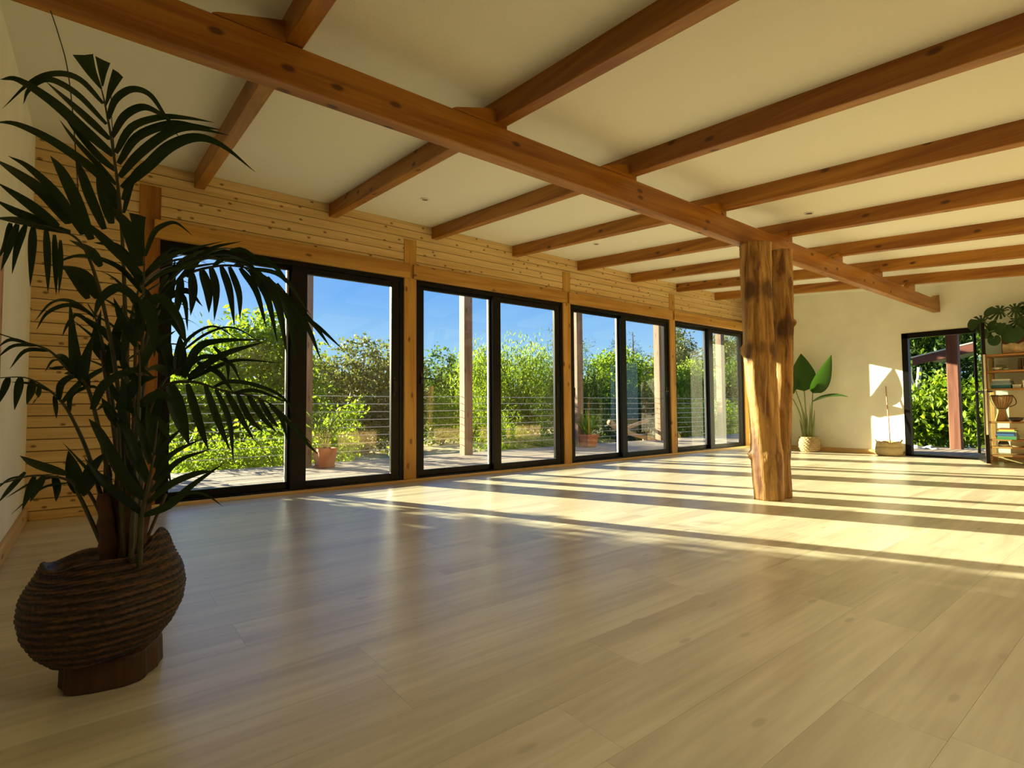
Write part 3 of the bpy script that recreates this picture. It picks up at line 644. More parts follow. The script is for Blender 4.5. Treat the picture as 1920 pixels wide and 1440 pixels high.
([(0.064,2.013,0.377),(0.032,2.05,0.542),(-0.004,2.102,0.681),(-0.038,2.151,0.774),(-0.07,2.194,0.839),(-0.111,2.244,0.887),(-0.168,2.311,0.924),(-0.25,2.409,0.925)],[
 ([(-0.214,2.381,0.928),(-0.224,2.385,0.888),(-0.237,2.39,0.839)],0.023,0),
 ([(-0.181,2.322,0.924),(-0.184,2.295,0.877),(-0.187,2.253,0.82)],0.026,0),
 ([(-0.15,2.298,0.917),(-0.156,2.334,0.879),(-0.169,2.391,0.838)],0.026,0),
 ([(-0.093,2.231,0.865),(-0.087,2.194,0.826),(-0.083,2.143,0.793)],0.015,0),
 ([(-0.071,2.194,0.844),(-0.026,2.155,0.903),(0.041,2.1,0.951),(0.104,2.05,0.943)],0.025,0),
 ([(-0.054,2.182,0.814),(-0.049,2.19,0.868),(0.004,2.168,0.893),(0.033,2.172,0.859)],0.017,0),
 ([(-0.103,2.237,0.88),(-0.148,2.245,0.902),(-0.197,2.244,0.907)],0.012,0),
 ([(-0.081,2.202,0.851),(-0.076,2.205,0.902),(-0.044,2.193,0.927),(-0.003,2.179,0.906)],0.023,0),
 ([(-0.13,2.258,0.899),(-0.137,2.299,0.861),(-0.154,2.361,0.836)],0.017,0),
 ]),
([(0.084,1.946,0.388),(0.074,1.923,0.57),(0.061,1.88,0.771),(0.063,1.862,0.821)],[
 ([(0.002,1.91,0.82),(0.03,1.89,0.893),(0.098,1.842,0.932),(0.14,1.82,0.91)],0.027,0),
 ([(0.06,1.865,0.817),(0.1,1.85,0.893),(0.149,1.841,0.914)],0.039,0),
 ([(0.061,1.879,0.786),(0.033,1.87,0.832),(0.01,1.847,0.817)],0.018,0),
 ([(0.064,1.878,0.771),(0.04,1.889,0.817),(0.022,1.895,0.854)],0.030,0),
 ([(0.065,1.876,0.786),(0.07,1.842,0.861),(0.063,1.808,0.919)],0.024,0),
 ]),
([(0.051,1.997,0.382),(0.017,2.009,0.465),(-0.024,2.01,0.574),(-0.048,2.012,0.617),(-0.124,2.038,0.634),(-0.204,2.059,0.612)],[
 ([(-0.052,2.014,0.633),(-0.121,2.092,0.659),(-0.164,2.162,0.684)],0.031,0),
 ([(-0.101,2.02,0.633),(-0.115,2.018,0.6),(-0.128,2.008,0.564)],0.023,0),
 ([(-0.123,2.038,0.632),(-0.135,2.047,0.584),(-0.148,2.054,0.537)],0.020,0),
 ([(-0.08,2.036,0.63),(-0.074,2.07,0.59),(-0.078,2.129,0.543)],0.023,0),
 ([(-0.143,2.053,0.644),(-0.179,2.109,0.593),(-0.208,2.172,0.55)],0.017,0),
 ([(-0.024,2.01,0.577),(-0.038,2.052,0.636),(-0.052,2.111,0.696)],0.047,0),
 ([(-0.023,2.009,0.582),(-0.004,1.987,0.631),(-0.001,1.978,0.675)],0.037,0),
 ([(-0.021,2.007,0.577),(0.014,1.974,0.662),(0.044,1.948,0.7)],0.028,0),
 ([(-0.07,2.029,0.63),(-0.131,2.095,0.609),(-0.194,2.171,0.56)],0.009,0),
 ([(-0.152,2.06,0.632),(-0.181,2.083,0.622),(-0.21,2.105,0.592)],0.009,0),
 ([(-0.045,2.01,0.61),(-0.105,2.043,0.597),(-0.173,2.078,0.524)],0.008,0),
 ([(-0.014,2.003,0.569),(0.021,1.965,0.624),(0.057,1.926,0.617)],0.019,0),
 ]),
([(0.111,1.976,0.376),(0.118,1.998,0.767),(0.146,2.024,1.068),(0.206,2.009,1.228),(0.305,1.963,1.286),(0.407,1.916,1.283),(0.5,1.883,1.218),(0.585,1.869,1.096)],[
 ([(0.219,1.998,1.241),(0.212,1.982,1.172),(0.2,1.958,1.096)],0.028,0),
 ([(0.246,1.976,1.258),(0.249,1.968,1.191),(0.243,1.965,1.118)],0.031,0),
 ([(0.274,1.987,1.277),(0.297,2.008,1.213),(0.308,2.055,1.146)],0.035,0),
 ([(0.298,1.969,1.286),(0.318,1.99,1.213),(0.322,2.04,1.118)],0.028,0),
 ([(0.325,1.947,1.285),(0.349,1.942,1.208),(0.367,1.947,1.092)],0.028,0),
 ([(0.346,1.931,1.285),(0.372,1.914,1.198),(0.377,1.916,1.11)],0.024,0),
 ([(0.379,1.938,1.288),(0.42,1.898,1.21),(0.447,1.867,1.081)],0.025,0),
 ([(0.404,1.919,1.283),(0.445,1.862,1.189),(0.466,1.81,1.032)],0.028,0),
 ([(0.428,1.9,1.27),(0.476,1.852,1.164),(0.499,1.819,0.992)],0.032,0),
 ([(0.449,1.885,1.256),(0.512,1.862,1.143),(0.545,1.875,0.971)],0.035,0),
 ([(0.483,1.896,1.241),(0.548,1.877,1.122),(0.583,1.895,1.0)],0.032,0),
 ([(0.5,1.883,1.218),(0.564,1.829,1.099),(0.602,1.791,0.975)],0.022,0),
 ([(0.522,1.868,1.19),(0.593,1.837,1.102),(0.646,1.83,1.028)],0.018,0),
 ([(0.558,1.888,1.146),(0.619,1.862,1.098),(0.695,1.836,1.022)],0.017,0),
 ([(0.304,1.963,1.289),(0.374,1.919,1.344),(0.449,1.884,1.292)],0.021,0),
 ([(0.365,1.949,1.296),(0.45,1.892,1.315),(0.529,1.853,1.221)],0.025,0),
 ([(0.407,1.916,1.286),(0.495,1.867,1.259),(0.579,1.835,1.134)],0.021,0),
 ([(0.233,1.987,1.245),(0.284,1.933,1.328),(0.368,1.85,1.354)],0.017,0),
 ([(0.206,2.009,1.228),(0.274,1.966,1.313),(0.366,1.914,1.334)],0.019,0),
 ([(0.164,2.005,1.136),(0.185,1.969,1.2),(0.195,1.934,1.282)],0.037,0),
 ([(0.158,2.012,1.102),(0.198,1.979,1.102),(0.229,1.958,1.03)],0.041,0),
 ([(0.152,2.018,1.068),(0.182,2.017,1.019),(0.197,2.039,0.932)],0.044,0),
 ([(0.18,2.032,1.176),(0.235,2.001,1.204),(0.28,1.989,1.155)],0.024,0),
 ([(0.193,2.021,1.202),(0.226,1.982,1.173),(0.235,1.958,1.068)],0.021,0),
 ]),
([(0.099,1.908,0.393),(0.102,1.883,0.617),(0.105,1.859,0.771),(0.106,1.834,0.922),(0.098,1.824,1.011)],[
 ([(0.101,1.838,0.922),(0.133,1.84,1.0),(0.191,1.839,1.051)],0.027,0),
 ([(0.096,1.827,0.996),(0.064,1.858,1.073),(0.043,1.887,1.139)],0.027,0),
 ([(0.108,1.853,0.831),(0.154,1.822,0.861),(0.197,1.798,0.828)],0.033,0),
 ([(0.11,1.855,0.771),(0.146,1.79,0.786),(0.174,1.72,0.726)],0.033,0),
 ([(0.106,1.861,0.725),(0.157,1.826,0.694),(0.185,1.813,0.606)],0.030,0),
 ([(0.105,1.877,0.678),(0.084,1.872,0.741),(0.071,1.851,0.831)],0.028,0),
 ([(0.106,1.835,0.892),(0.074,1.871,0.938),(0.052,1.902,1.016)],0.024,0),
 ([(0.098,1.824,1.011),(0.102,1.816,1.071),(0.086,1.82,1.145)],0.030,0),
 ([(0.104,1.858,0.801),(0.058,1.914,0.855),(0.033,1.964,0.926)],0.024,0),
 ]),
]
def catmull(P, n):
    P = [Vector(p) for p in P]; Q = [P[0]*2-P[1]]+P+[P[-1]*2-P[-2]]; out = []
    for i in range(1, len(Q)-2):
        for k in range(n):
            t = k/n; a, b2, c2, d = Q[i-1], Q[i], Q[i+1], Q[i+2]
            out.append(.5*((2*b2)+(c2-a)*t+(2*a-5*b2+4*c2-d)*t*t+(3*b2-a-3*c2+d)*t*t*t))
    out.append(P[-1]); return out
CAMP = Vector((0, 0, .82))
def blade(q, base, dr_, nrm, L, w, droop, seg=7, fold=.25, prof=None, curl=0):
    """lanceolate strip that bends under gravity, folded along its midrib"""
    p = base.copy(); d = dr_.normalized(); b = len(q.V); st_ = L/seg
    for i in range(seg+1):
        t = i/seg
        ww = w*(prof(t) if prof else (math.sin(PI*min(1, t*1.15+.08)**.8) if t < .9 else .25*(1-t)*4))
        ww = max(ww, .0006)
        sd = d.cross(nrm)
        sd = sd.normalized() if sd.length > 1e-4 else d.orthogonal().normalized()
        up = sd.cross(d).normalized()
        q.V += [tuple(p+sd*ww*.5+up*ww*fold), tuple(p), tuple(p-sd*ww*.5+up*ww*fold)]
        p = p+d*st_; d = (d+Vector((0, 0, -1))*droop*st_*(1.2+1.5*t)/max(L, .05)*.35).normalized()
    for i in range(seg):
        k = b+i*3; q.F += [(k, k+1, k+4, k+3), (k+1, k+2, k+5, k+4)]
def frond(parent, P, pairs, s0, L, droop, facing, w, rs, stem='palm_stem', leafm='palm_leaf', r0=.008, single=False, tip=1):
    C = catmull(P, 8); n = len(C)
    acc = [0]
    for i in range(1, n): acc.append(acc[-1]+(C[i]-C[i-1]).length)
    tot = acc[-1]
    def at(t):
        s = t*tot
        for i in range(1, n):
            if acc[i] >= s-1e-9:
                f = (s-acc[i-1])/max(1e-6, acc[i]-acc[i-1]); return C[i-1].lerp(C[i], f), (C[i]-C[i-1]).normalized()
        return C[-1], (C[-1]-C[-2]).normalized()
    q = MB(); q.tube(C, [r0*(1-.8*i/(n-1)) for i in range(n)], 6)
    fr = q.build('frond', stem, parent, org=C[0], smooth=True)
    allq = MB()
    for i in range(pairs):
        f = i/(pairs-1); t = s0+(1-s0)*(f**.92)*.985
        p, tg = at(t)
        if facing == 'c': nrm = (CAMP-p).normalized()*.85+Vector((0, 0, .2))
        else: nrm = Vector((0, 0, 1))+(CAMP-p).normalized()*.25
        sd = tg.cross(nrm).normalized()
        for sg in (-1, 1):
            ang = math.radians(rs.uniform(48, 60)*(1-f)+rs.uniform(14, 24)*f)
            ll = L*(.70+.45*math.sin(PI*min(1, .22+.75*f)))*rs.uniform(.88, 1.12)*(1 if f < .9 else .62)
            d = tg*math.cos(ang)+sd*sg*math.sin(ang)+nrm.normalized()*rs.uniform(.0, .22)
            wq = MB() if not single else allq
            blade(wq, p, d, nrm, ll, w*rs.uniform(.8, 1.1)*(1 if f < .9 else 1.25), droop*rs.uniform(.75, 1.25), seg=8)
            if not single: wq.build('leaflet', leafm, fr, org=p, smooth=True)
    if single: tag(allq.build('leaflets', leafm, fr, smooth=True), kind='stuff')
    return fr
palm = empty('potted_palm', (.085, 2.02, .365), 'tall many-stemmed indoor palm standing in the dark rope basket', 'plant')
rs = random.Random(21)
def curve_leaf(parent, P, w, blunt, rg):
    C = catmull(P, 5); n = len(C); q = MB(); roll = rg.uniform(-.5, .5)
    for i, p in enumerate(C):
        t = i/(n-1); d = (C[min(i+1, n-1)]-C[max(i-1, 0)]).normalized(); nr = ((CAMP-p).normalized()+Vector((0, 0, roll+.2)))
        sd = d.cross(nr).normalized(); up = sd.cross(d).normalized()
        pr = (.14+1.15*t) if blunt else max(.03, math.sin(PI*min(1, (t*.93+.07)**.72))**.85)
        ww = w*pr; f = .16
        if blunt and i == n-1: q.V += [tuple(p+sd*ww*.5+up*ww*f-d*.010), tuple(p+d*.002), tuple(p-sd*ww*.5+up*ww*f)]
        else: q.V += [tuple(p+sd*ww*.5+up*ww*f), tuple(p), tuple(p-sd*ww*.5+up*ww*f)]
    for i in range(n-1): k = i*3; q.F += [(k, k+1, k+4, k+3), (k+1, k+2, k+5, k+4)]
    return q.build('leaflet', 'palm_leaf', parent, org=P[0], smooth=True)
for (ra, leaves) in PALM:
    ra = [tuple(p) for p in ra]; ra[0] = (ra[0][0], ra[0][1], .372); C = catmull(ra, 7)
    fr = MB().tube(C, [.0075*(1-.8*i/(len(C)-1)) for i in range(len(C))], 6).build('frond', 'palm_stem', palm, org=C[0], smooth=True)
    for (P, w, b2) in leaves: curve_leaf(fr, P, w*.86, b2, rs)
PF = [
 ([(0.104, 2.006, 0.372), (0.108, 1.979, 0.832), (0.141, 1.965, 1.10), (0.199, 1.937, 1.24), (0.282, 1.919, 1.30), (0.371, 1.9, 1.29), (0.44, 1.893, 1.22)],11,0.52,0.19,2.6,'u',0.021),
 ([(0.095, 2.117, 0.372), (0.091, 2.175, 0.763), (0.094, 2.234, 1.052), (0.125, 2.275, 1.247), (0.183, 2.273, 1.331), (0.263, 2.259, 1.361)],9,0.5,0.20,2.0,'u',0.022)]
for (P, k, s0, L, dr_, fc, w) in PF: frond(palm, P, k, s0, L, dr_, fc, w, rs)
for (bx, by, h, r, lean) in ((.088, 1.995, .40, .024, (.035, -.02)), (.055, 2.0, .22, .026, (-.02, 0)), (.073, 2.02, .33, .019, (.0, .01)), (.115, 1.965, .26, .017, (.03, -.02)), (.10, 2.02, .30, .018, (.01, .02)), (.06, 2.04, .30, .015, (-.02, .02))):
    ww = wobble(int(bx*999)); pts = [(bx+lean[0]*t+.004*ww(t*5), by+lean[1]*t, .35+h*t) for t in [i/10 for i in range(11)]]
    q = MB().tube(pts, [r*(1.12-.55*i/10+(.12 if i % 3 == 0 else 0)) for i in range(11)], 10); q.build('stem', 'palm_trunk', palm, smooth=True)
for P in ([(.05, 2.0, .36), (.03, 2.01, .5), (-.02, 2.02, .62)], [(.12, 1.96, .37), (.15, 1.955, .46), (.185, 1.95, .56)], [(.09, 1.98, .4), (.10, 1.96, .8), (.10, 1.95, 1.1)], [(.08, 2.0, .4), (.06, 2.02, .7), (.02, 2.05, 1.0)], [(.09, 2.02, .4), (.085, 2.05, .8), (.075, 2.08, 1.15)]):
    MB().tube(catmull(P, 6), .0045, 6).build('leaf_stalk', 'palm_petiole', palm, smooth=True)
q = MB().tube(catmull([(-.038, 2.039, 1.377), (-.05, 2.04, 1.55), (-.064, 2.041, 1.729), (-.08, 2.046, 1.857), (-.103, 2.059, 1.953), (-.121, 2.07, 2.017)], 5), [.0016]*26, 5); q.build('fibre', 'palm_stem', palm)
q = MB().tube(catmull([(.05, 1.93, 1.40), (.04, 1.93, 1.55), (.028, 1.94, 1.70), (.027, 1.945, 1.80)], 5), [.0012]*16, 5); q.build('fibre', 'palm_stem', palm)

# ------------------------------------------------------------------ bird-of-paradise plant
def bpleaf(parent, base, d, nrm, L, w, droop, fold, mat='bird_leaf', tornness=0):
    q = MB(); pr = lambda t: (math.sin(PI*(t**.58))**.85 if 0 < t < 1 else .02)
    blade(q, Vector(base), Vector(d), Vector(nrm), L, w, droop, seg=14, fold=fold, prof=pr)
    return q.build('leaf', mat, parent, org=base, smooth=True)
bc = (9.87, 4.14, 0)
bb_ = empty('plant_basket', bc, 'round seagrass basket of the bird-of-paradise plant by the far wall', 'basket')
pr_ = [(.125, 0)]
for i in range(60):
    t = i/59; pr_.append((.125+.045*math.sin(PI*min(1, t*.9+.08))**.8+.010*t+.007*abs(math.sin(i*PI/6)), .004+.256*t))
pr_ += [(.138, .262), (.13, .22), (.02, .21)]
MB().lathe(pr_, bc, 72, fn=lambda v, a, j: (v[0]+.005*math.sin(18*a+(j//6)*2.5)*math.cos(a), v[1]+.005*math.sin(18*a+(j//6)*2.5)*math.sin(a), v[2])).build('woven_body', 'seagrass', bb_, smooth=True)
bp = empty('bird_of_paradise', (9.87, 4.14, .21), 'potted bird-of-paradise plant with broad paddle leaves by the far wall', 'plant')
TW = Vector((-.92, -.38, .12))
for (p0, p1, L, w, nr, dp, fo) in [
    ((9.87, 4.15, .22), (9.84, 4.18, 1.06), .66, .42, TW, .25, .12),
    ((9.88, 4.11, .22), (9.86, 4.05, 1.02), .72, .30, TW+Vector((0, -.9, 0)), .2, .30),
    ((9.88, 4.10, .22), (9.87, 4.07, .86), .62, .20, Vector((-.3, -.1, 1)), 1.0, .2),
    ((9.86, 4.18, .22), (9.78, 4.30, 1.08), .30, .22, TW, .6, .15),
    ((9.85, 4.19, .22), (9.70, 4.34, .98), .34, .20, Vector((-.5, .1, .8)), 1.6, .15)]:
    a = Vector(p0); b2 = Vector(p1); mid = a.lerp(b2, .5)+Vector((0, -.03 if b2.y > 4.3 else .0, .06 if b2.y > 4.3 else 0))
    C = catmull([a, mid, b2], 8); MB().tube(C, [.017-.009*i/(len(C)-1) for i in range(len(C))], 8).build('leaf_stalk', 'green_stem', bp, smooth=True)
    d = (C[-1]-C[-3]).normalized()
    if L == .72: d = Vector((-.05, -.42, .85))
    if L == .62: d = Vector((-.1, -.85, .35))
    bpleaf(bp, tuple(b2), d, nr, L, w, dp, fo)
for (x, y, h, l) in ((9.87, 4.17, .5, .03), (9.88, 4.12, .62, -.02), (9.86, 4.15, .42, .0), (9.88, 4.08, .52, -.05), (9.85, 4.20, .36, .07)):
    MB().tube([(x, y, .2), (x-.01, y+l*.5, .2+h*.5), (x-.01, y+l, .2+h)], [.026, .018, .004], 8).build('sheath', 'green_stem', bp, smooth=True)

# ------------------------------------------------------------------ rice basket with the bamboo stick
rb = empty('belly_basket', (9.97, 2.98, 0), 'low straw basket against the far wall, left of the open door', 'basket')
prb = [(.145, 0), (.165, .01), (.188, .05), (.19, .10), (.178, .15)]
MB().lathe(prb+[(.172, .15), (.17, .10), (.15, .03), (.01, .03)], (9.97, 2.98, 0), 56, sx=.80, fn=lambda v, a, j: (v[0]+.003*math.sin(30*a), v[1], v[2])).build('lower_belly', 'straw', rb, smooth=True)
MB().lathe([(.180, .149), (.182, .155), (.172, .19), (.162, .225), (.156, .225), (.165, .19), (.174, .152)], (9.97, 2.98, 0), 56, sx=.80, close=False, fn=lambda v, a, j: (v[0]+.006*math.sin(4*a+j), v[1]+.004*math.sin(5*a), v[2]+.010*math.sin(3*a+1)*(j > 1))).build('folded_rim', 'straw', rb, smooth=True)
for sg in (-1, 1):
    y = 2.98+sg*.155; MB().tube([(9.95, y, .21), (9.95, y+sg*.03, .26), (9.97, y+sg*.035, .255), (9.99, y, .21)], .008, 6).build('handle', 'straw', rb, smooth=True)
MB().tube([(9.99, 2.96, .03), (10.04, 2.99, .55), (10.10, 3.03, 1.11)], [.009, .009, .008], 8).build('bamboo_stick', 'bamboo_stick')
tag(D.objects['bamboo_stick'], 'thin reddish stick leaning on the far wall out of the straw basket', 'stick')

# ------------------------------------------------------------------ shelf unit and what stands on it
SX0, SX1, SY1, SY0 = 9.60, 10.08, 1.745, .55
sh = empty('shelf_unit', ((SX0+SX1)/2, (SY0+SY1)/2, 0), 'open wooden shelving unit at the right edge beside the open door', 'shelf')
for x in (SX0, SX1-.07):
    for y in (SY1-.05, SY0): MB().cbox(x, x+.07, y, y+.05, 0, 1.50, 'z', .004).build('post', 'shelf_z', sh)
SZ = [1.485, 1.265, 1.02, .575, .335, .235, .125]
for z in SZ:
    MB().cbox(SX0+.01, SX1-.005, SY0+.051, SY1-.052, z-.022, z, 'y', .003).build('shelf_board', 'shelf_y', sh)
    MB().cbox(SX0+.07, SX1-.07, SY1-.045, SY1-.022, z-.035, z-.005, 'x', .002).build('rail', 'skirt_x', sh)
tag(MB().cbox(10.00, 10.10, SY0+.06, SY1-.12, 0, .09, 'y', .004).build('storage_board', 'skirt_y'), 'pale wooden board on the floor under the lowest shelf', 'board')
def sz(i): return SZ[i]+.001
# top: planter with monstera
pl = empty('planter_box', (9.85, 1.28, sz(0)), 'dark wooden planter box on top of the shelving unit', 'planter')
q = MB(); y0, y1, x0, x1, z0, z1 = 1.02, 1.55, 9.72, 10.02, sz(0), sz(0)+.25
q.box(x0, x1, y0, y1, z0, z0+.02); q.box(x0, x0+.018, y0, y1, z0+.02, z1); q.box(x1-.018, x1, y0, y1, z0+.02, z1); q.box(x0+.018, x1-.018, y0, y0+.018, z0+.02, z1); q.box(x0+.018, x1-.018, y1-.018, y1, z0+.02, z1)
q.build('box', 'planter_dark', pl)
MB().box(x0+.019, x1-.019, y0+.019, y1-.019, z0+.19, z0+.225).build('soil', 'soil', pl)
q = MB(); nY, nZ = 28, 10
for j in range(nZ+1):
    for i in range(nY+1):
        yy = y0+.02+(y1-y0-.03)*i/nY; zz = z0+.012+.13*j/nZ; bl = math.sin(PI*j/nZ)*.014+rs.uniform(0, .006)
        q.V.append((x0-.001-bl, yy, zz+(.012*math.sin(i*.9) if j == nZ else 0)))
for j in range(nZ):
    for i in range(nY): k = j*(nY+1)+i; q.F.append((k, k+1, k+nY+2, k+nY+1))
q.build('fleece_panel', 'fleece', pl, smooth=True)
mo = empty('monstera', (9.85, 1.33, sz(0)+.225), 'trailing split-leaf monstera in the planter box on the shelving unit', 'plant')
def monstera_leaf(c, nrm, tip, size, split=True):
    nrm = Vector(nrm).normalized(); tip = Vector(tip); tip = (tip-nrm*tip.dot(nrm)).normalized(); sd = tip.cross(nrm)
    c = Vector(c); q = MB(); q.V.append(tuple(c)); nA = 96; pts = []
    for k in range(nA):
        a = -PI+2*PI*k/nA         # 0 = tip
        r = (.52+.48*math.cos(a*.5)**2)
        if abs(a) > 2.7: r *= .35+.65*(PI-abs(a))/(PI-2.7)*.6
        if split:
            s = (abs(a)-.40)/.46
            if 0.1 < s < 5.2 and (s % 1) > .76: r *= .42
        p = c+(tip*math.cos(a)+sd*math.sin(a)*.95)*r*size-nrm*(r*size)**2*1.2/size*.35
        q.V.append(tuple(p))
    for k in range(nA): q.F.append((0, 1+k, 1+(k+1) % nA))
    q.build('leaf', 'monstera_leaf', mo, smooth=True)
    b2 = Vector((9.85, 1.30, 1.70)); MB().tube(catmull([b2, b2.lerp(c, .5)+Vector((-.03, .02, .07)), c], 5), .005, 6).build('leaf_stalk', 'green_stem', mo, smooth=True)
for (c, n_, t_, s_, sp) in [
    ((9.72, 1.74, 1.96), (-1, -.1, .35), (-.1, 1, -.1), .165, True), ((9.74, 1.55, 2.08), (-1, -.25, .55), (-.2, .7, .35), .17, True),
    ((9.72, 1.40, 2.08), (-1, -.3, .5), (0, -.9, .1), .17, True), ((9.66, 1.50, 1.86), (-1, 0, .5), (0, .5, -.9), .12, False),
    ((9.62, 1.42, 1.79), (-1, 0, .25), (0, .2, -1), .155, False), ((9.66, 1.62, 1.71), (-1, .2, .1), (0, .15, -1), .10, False),
    ((9.68, 1.69, 1.80), (-.9, -.4, .1), (0, .6, -.8), .09, False), ((9.70, 1.36, 1.93), (-1, 0, .3), (0, -.4, -.9), .17, True),
    ((9.66, 1.24, 1.88), (-1, 0, .3), (0, -.3, -.9), .16, False), ((9.76, 1.30, 2.15), (-.8, -.2, .8), (0, -.6, .6), .12, True),
    ((9.75, 1.22, 2.06), (-.9, 0, .5), (0, -1, .1), .16, True), ((9.68, 1.60, 1.90), (-1, .1, .2), (0, .6, -.7), .11, False)]:
    monstera_leaf(c, n_, t_, s_, sp)
def box_thing(name, cat, lab, parts, loc):
    t = empty(name, loc, lab, cat)
    return t
# shelf 2
def bowl(name, lab, c, r, h, mat, cat='bowl'):
    p = [(r*.45, 0), (r*.5, .004), (r*.8, h*.45), (r, h), (r*.94, h), (r*.72, h*.5), (r*.3, .012), (.002, .012)]
    tag(MB().lathe(p, c, 28).build(name, mat, smooth=True), lab, cat)
bowl('bowl', 'wide cream bowl on the second shelf board from the top', (9.68, 1.60, sz(1)), .055, .04, 'ceramic')
bowl('dish', 'small cream dish beside the wide bowl on the second shelf board', (9.66, 1.505, sz(1)), .034, .018, 'ceramic', 'dish')
def frame(name, lab, x, yc, z, w, h, mat, inner):
    t = empty(name, (x, yc, z), lab, 'picture')
    q = MB(); f = .012
    q.box(x, x+.015, yc-w/2, yc+w/2, z, z+f); q.box(x, x+.015, yc-w/2, yc+w/2, z+h-f, z+h); q.box(x, x+.015, yc-w/2, yc-w/2+f, z+f, z+h-f); q.box(x, x+.015, yc+w/2-f, yc+w/2, z+f, z+h-f)
    q.build('frame', mat, t); MB().box(x+.006, x+.012, yc-w/2+f, yc+w/2-f, z+f, z+h-f).build('backing', inner, t); return t
frame('picture_frame', 'small pale framed card standing on the second shelf board', 9.95, 1.60, sz(1), .14, .105, 'pages', 'pale_green')
t = frame('grid_panel', 'dark panel with a pale wire grid on the second shelf board', 9.92, 1.35, sz(1), .16, .175, 'pale_green', 'dark_stone')
q = MB()
for i in range(5): q.tube([(9.915, 1.285+i*.03, sz(1)+.012), (9.915, 1.285+i*.03, sz(1)+.163)], .0022, 5)
for i in range(5): q.tube([(9.912, 1.272, sz(1)+.03+i*.028), (9.912, 1.428, sz(1)+.03+i*.028)], .0022, 5)
q.build('wire_grid', 'pages', t)
t = empty('cactus_pot', (9.80, 1.335, sz(1)), 'tiny potted cactus in a white pot before the wire grid', 'plant')
MB().lathe([(.018, 0), (.024, .045), (.02, .045), (.018, .035), (.002, .035)], (9.80, 1.335, sz(1)), 20).build('pot', 'ceramic', t, smooth=True)
MB().lathe([(.008, .035), (.016, .05), (.015, .075), (.002, .09)], (9.80, 1.335, sz(1)), 14, fn=lambda v, a, j: (v[0]+.002*math.cos(7*a), v[1], v[2])).build('cactus', 'leaf_dark', t, smooth=True)
# shelf 3
def cbx(x0, x1, y0, y1, z0, z1, name, mat, lab, cat, group=None, lidmat=None):
    t = empty(name, ((x0+x1)/2, (y0+y1)/2, z0), lab, cat, group)
    if lidmat:
        zl = z1-(z1-z0)*.35
        MB().cbox(x0, x1, y0, y1, z0, zl-.001, 'x', .004).build('body', mat, t); MB().cbox(x0-.003, x1+.003, y0-.003, y1+.003, zl, z1, 'x', .005).build('lid', lidmat, t)
    return t
cbx(9.65, 9.93, 1.465, 1.665, sz(2), sz(2)+.075, 'storage_box', 'teal', 'lower teal storage box on the third shelf board', 'box', lidmat='grey_blue')
cbx(9.66, 9.92, 1.475, 1.655, sz(2)+.076, sz(2)+.125, 'storage_box', 'grey_blue', 'pale lidded box on top of the teal box', 'box', lidmat='ceramic')
cbx(9.66, 9.80, 1.365, 1.45, sz(2), sz(2)+.048, 'storage_box', 'ceramic', 'small cream box right of the teal box', 'box', lidmat='pages')
cbx(9.64, 9.78, 1.24, 1.345, sz(2), sz(2)+.10, 'storage_box', 'ceramic', 'cream upright box at the right end of the third shelf board', 'box', lidmat='ceramic')
# shelf 4: hand drum and bowl
dc = (9.76, 1.585, sz(3)); dm = empty('hand_drum', dc, 'goblet-shaped wooden hand drum standing on the fourth shelf board', 'drum')
MB().lathe([(.072, 0), (.074, .01), (.052, .10), (.046, .145), (.050, .165), (.075, .215), (.10, .27), (.113, .33), (.115, .352)], dc, 40).build('shell', 'drum_z', dm, smooth=True)
MB().lathe([(.114, .353), (.114, .359)], dc, 40).build('drum_head', 'drum_skin', dm)
MB().lathe([(.112, .338), (.121, .341), (.121, .352), (.112, .355)], dc, 40, close=False).build('rim_hoop', 'skin_cord', dm, smooth=True)
MB().lathe([(.0525, .168), (.058, .171), (.058, .178), (.0545, .181)], dc, 40, close=False).build('lower_hoop', 'skin_cord', dm, smooth=True)
q = MB()
for i in range(22):
    a = 2*PI*i/22
    q.tube([(dc[0]+r*math.cos(a+da), dc[1]+r*math.sin(a+da), dc[2]+z) for (r, z, da) in ((.057, .176, 0), (.082, .22, .04), (.107, .27, .08), (.119, .345, .12))], .0022, 5)
q.build('tuning_cords', 'skin_cord', dm)
MB().tube(catmull([(9.74, 1.465, sz(3)+.345), (9.73, 1.435, sz(3)+.29), (9.73, 1.44, sz(3)+.23), (9.74, 1.50, sz(3)+.195)], 6), .006, 7).build('carry_loop', 'skin_cord', dm, smooth=True)
bowl('bowl', 'dark wooden bowl right of the hand drum', (9.66, 1.435, sz(3)), .088, .055, 'dark_bowl')
# shelf 5: books
z = sz(4); bks = [('green_cover', .036, .20, 'thick green book at the bottom of the book stack'), ('grey_blue', .014, .21, 'pale grey-blue book second from the bottom of the stack'), ('blue', .020, .19, 'blue book in the middle of the book stack'),
     ('navy', .028, .19, 'dark navy book above the blue one in the stack'), ('pale_green', .013, .20, 'pale green book under the yellow one'), ('yellow_cover', .024, .18, 'yellow book near the top of the stack'), ('red_cover', .008, .16, 'thin dark red booklet on top of the stack')]
def book(x, y, z, w, d, h, mat, lab, group):
    t = empty('book', (x, y, z), lab, 'book', group)
    MB().box(x-d/2+.004, x+d/2-.004, y-w/2+.003, y+w/2-.004, z+.0025, z+h-.0025).build('pages', 'pages', t)
    q = MB(); q.box(x-d/2, x+d/2, y-w/2, y+w/2, z, z+.0024); q.box(x-d/2, x+d/2, y-w/2, y+w/2, z+h-.0024, z+h); q.box(x-d/2, x-d/2+.0035, y-w/2, y+w/2, z+.0024, z+h-.0024)
    q.build('cover', mat, t); return t
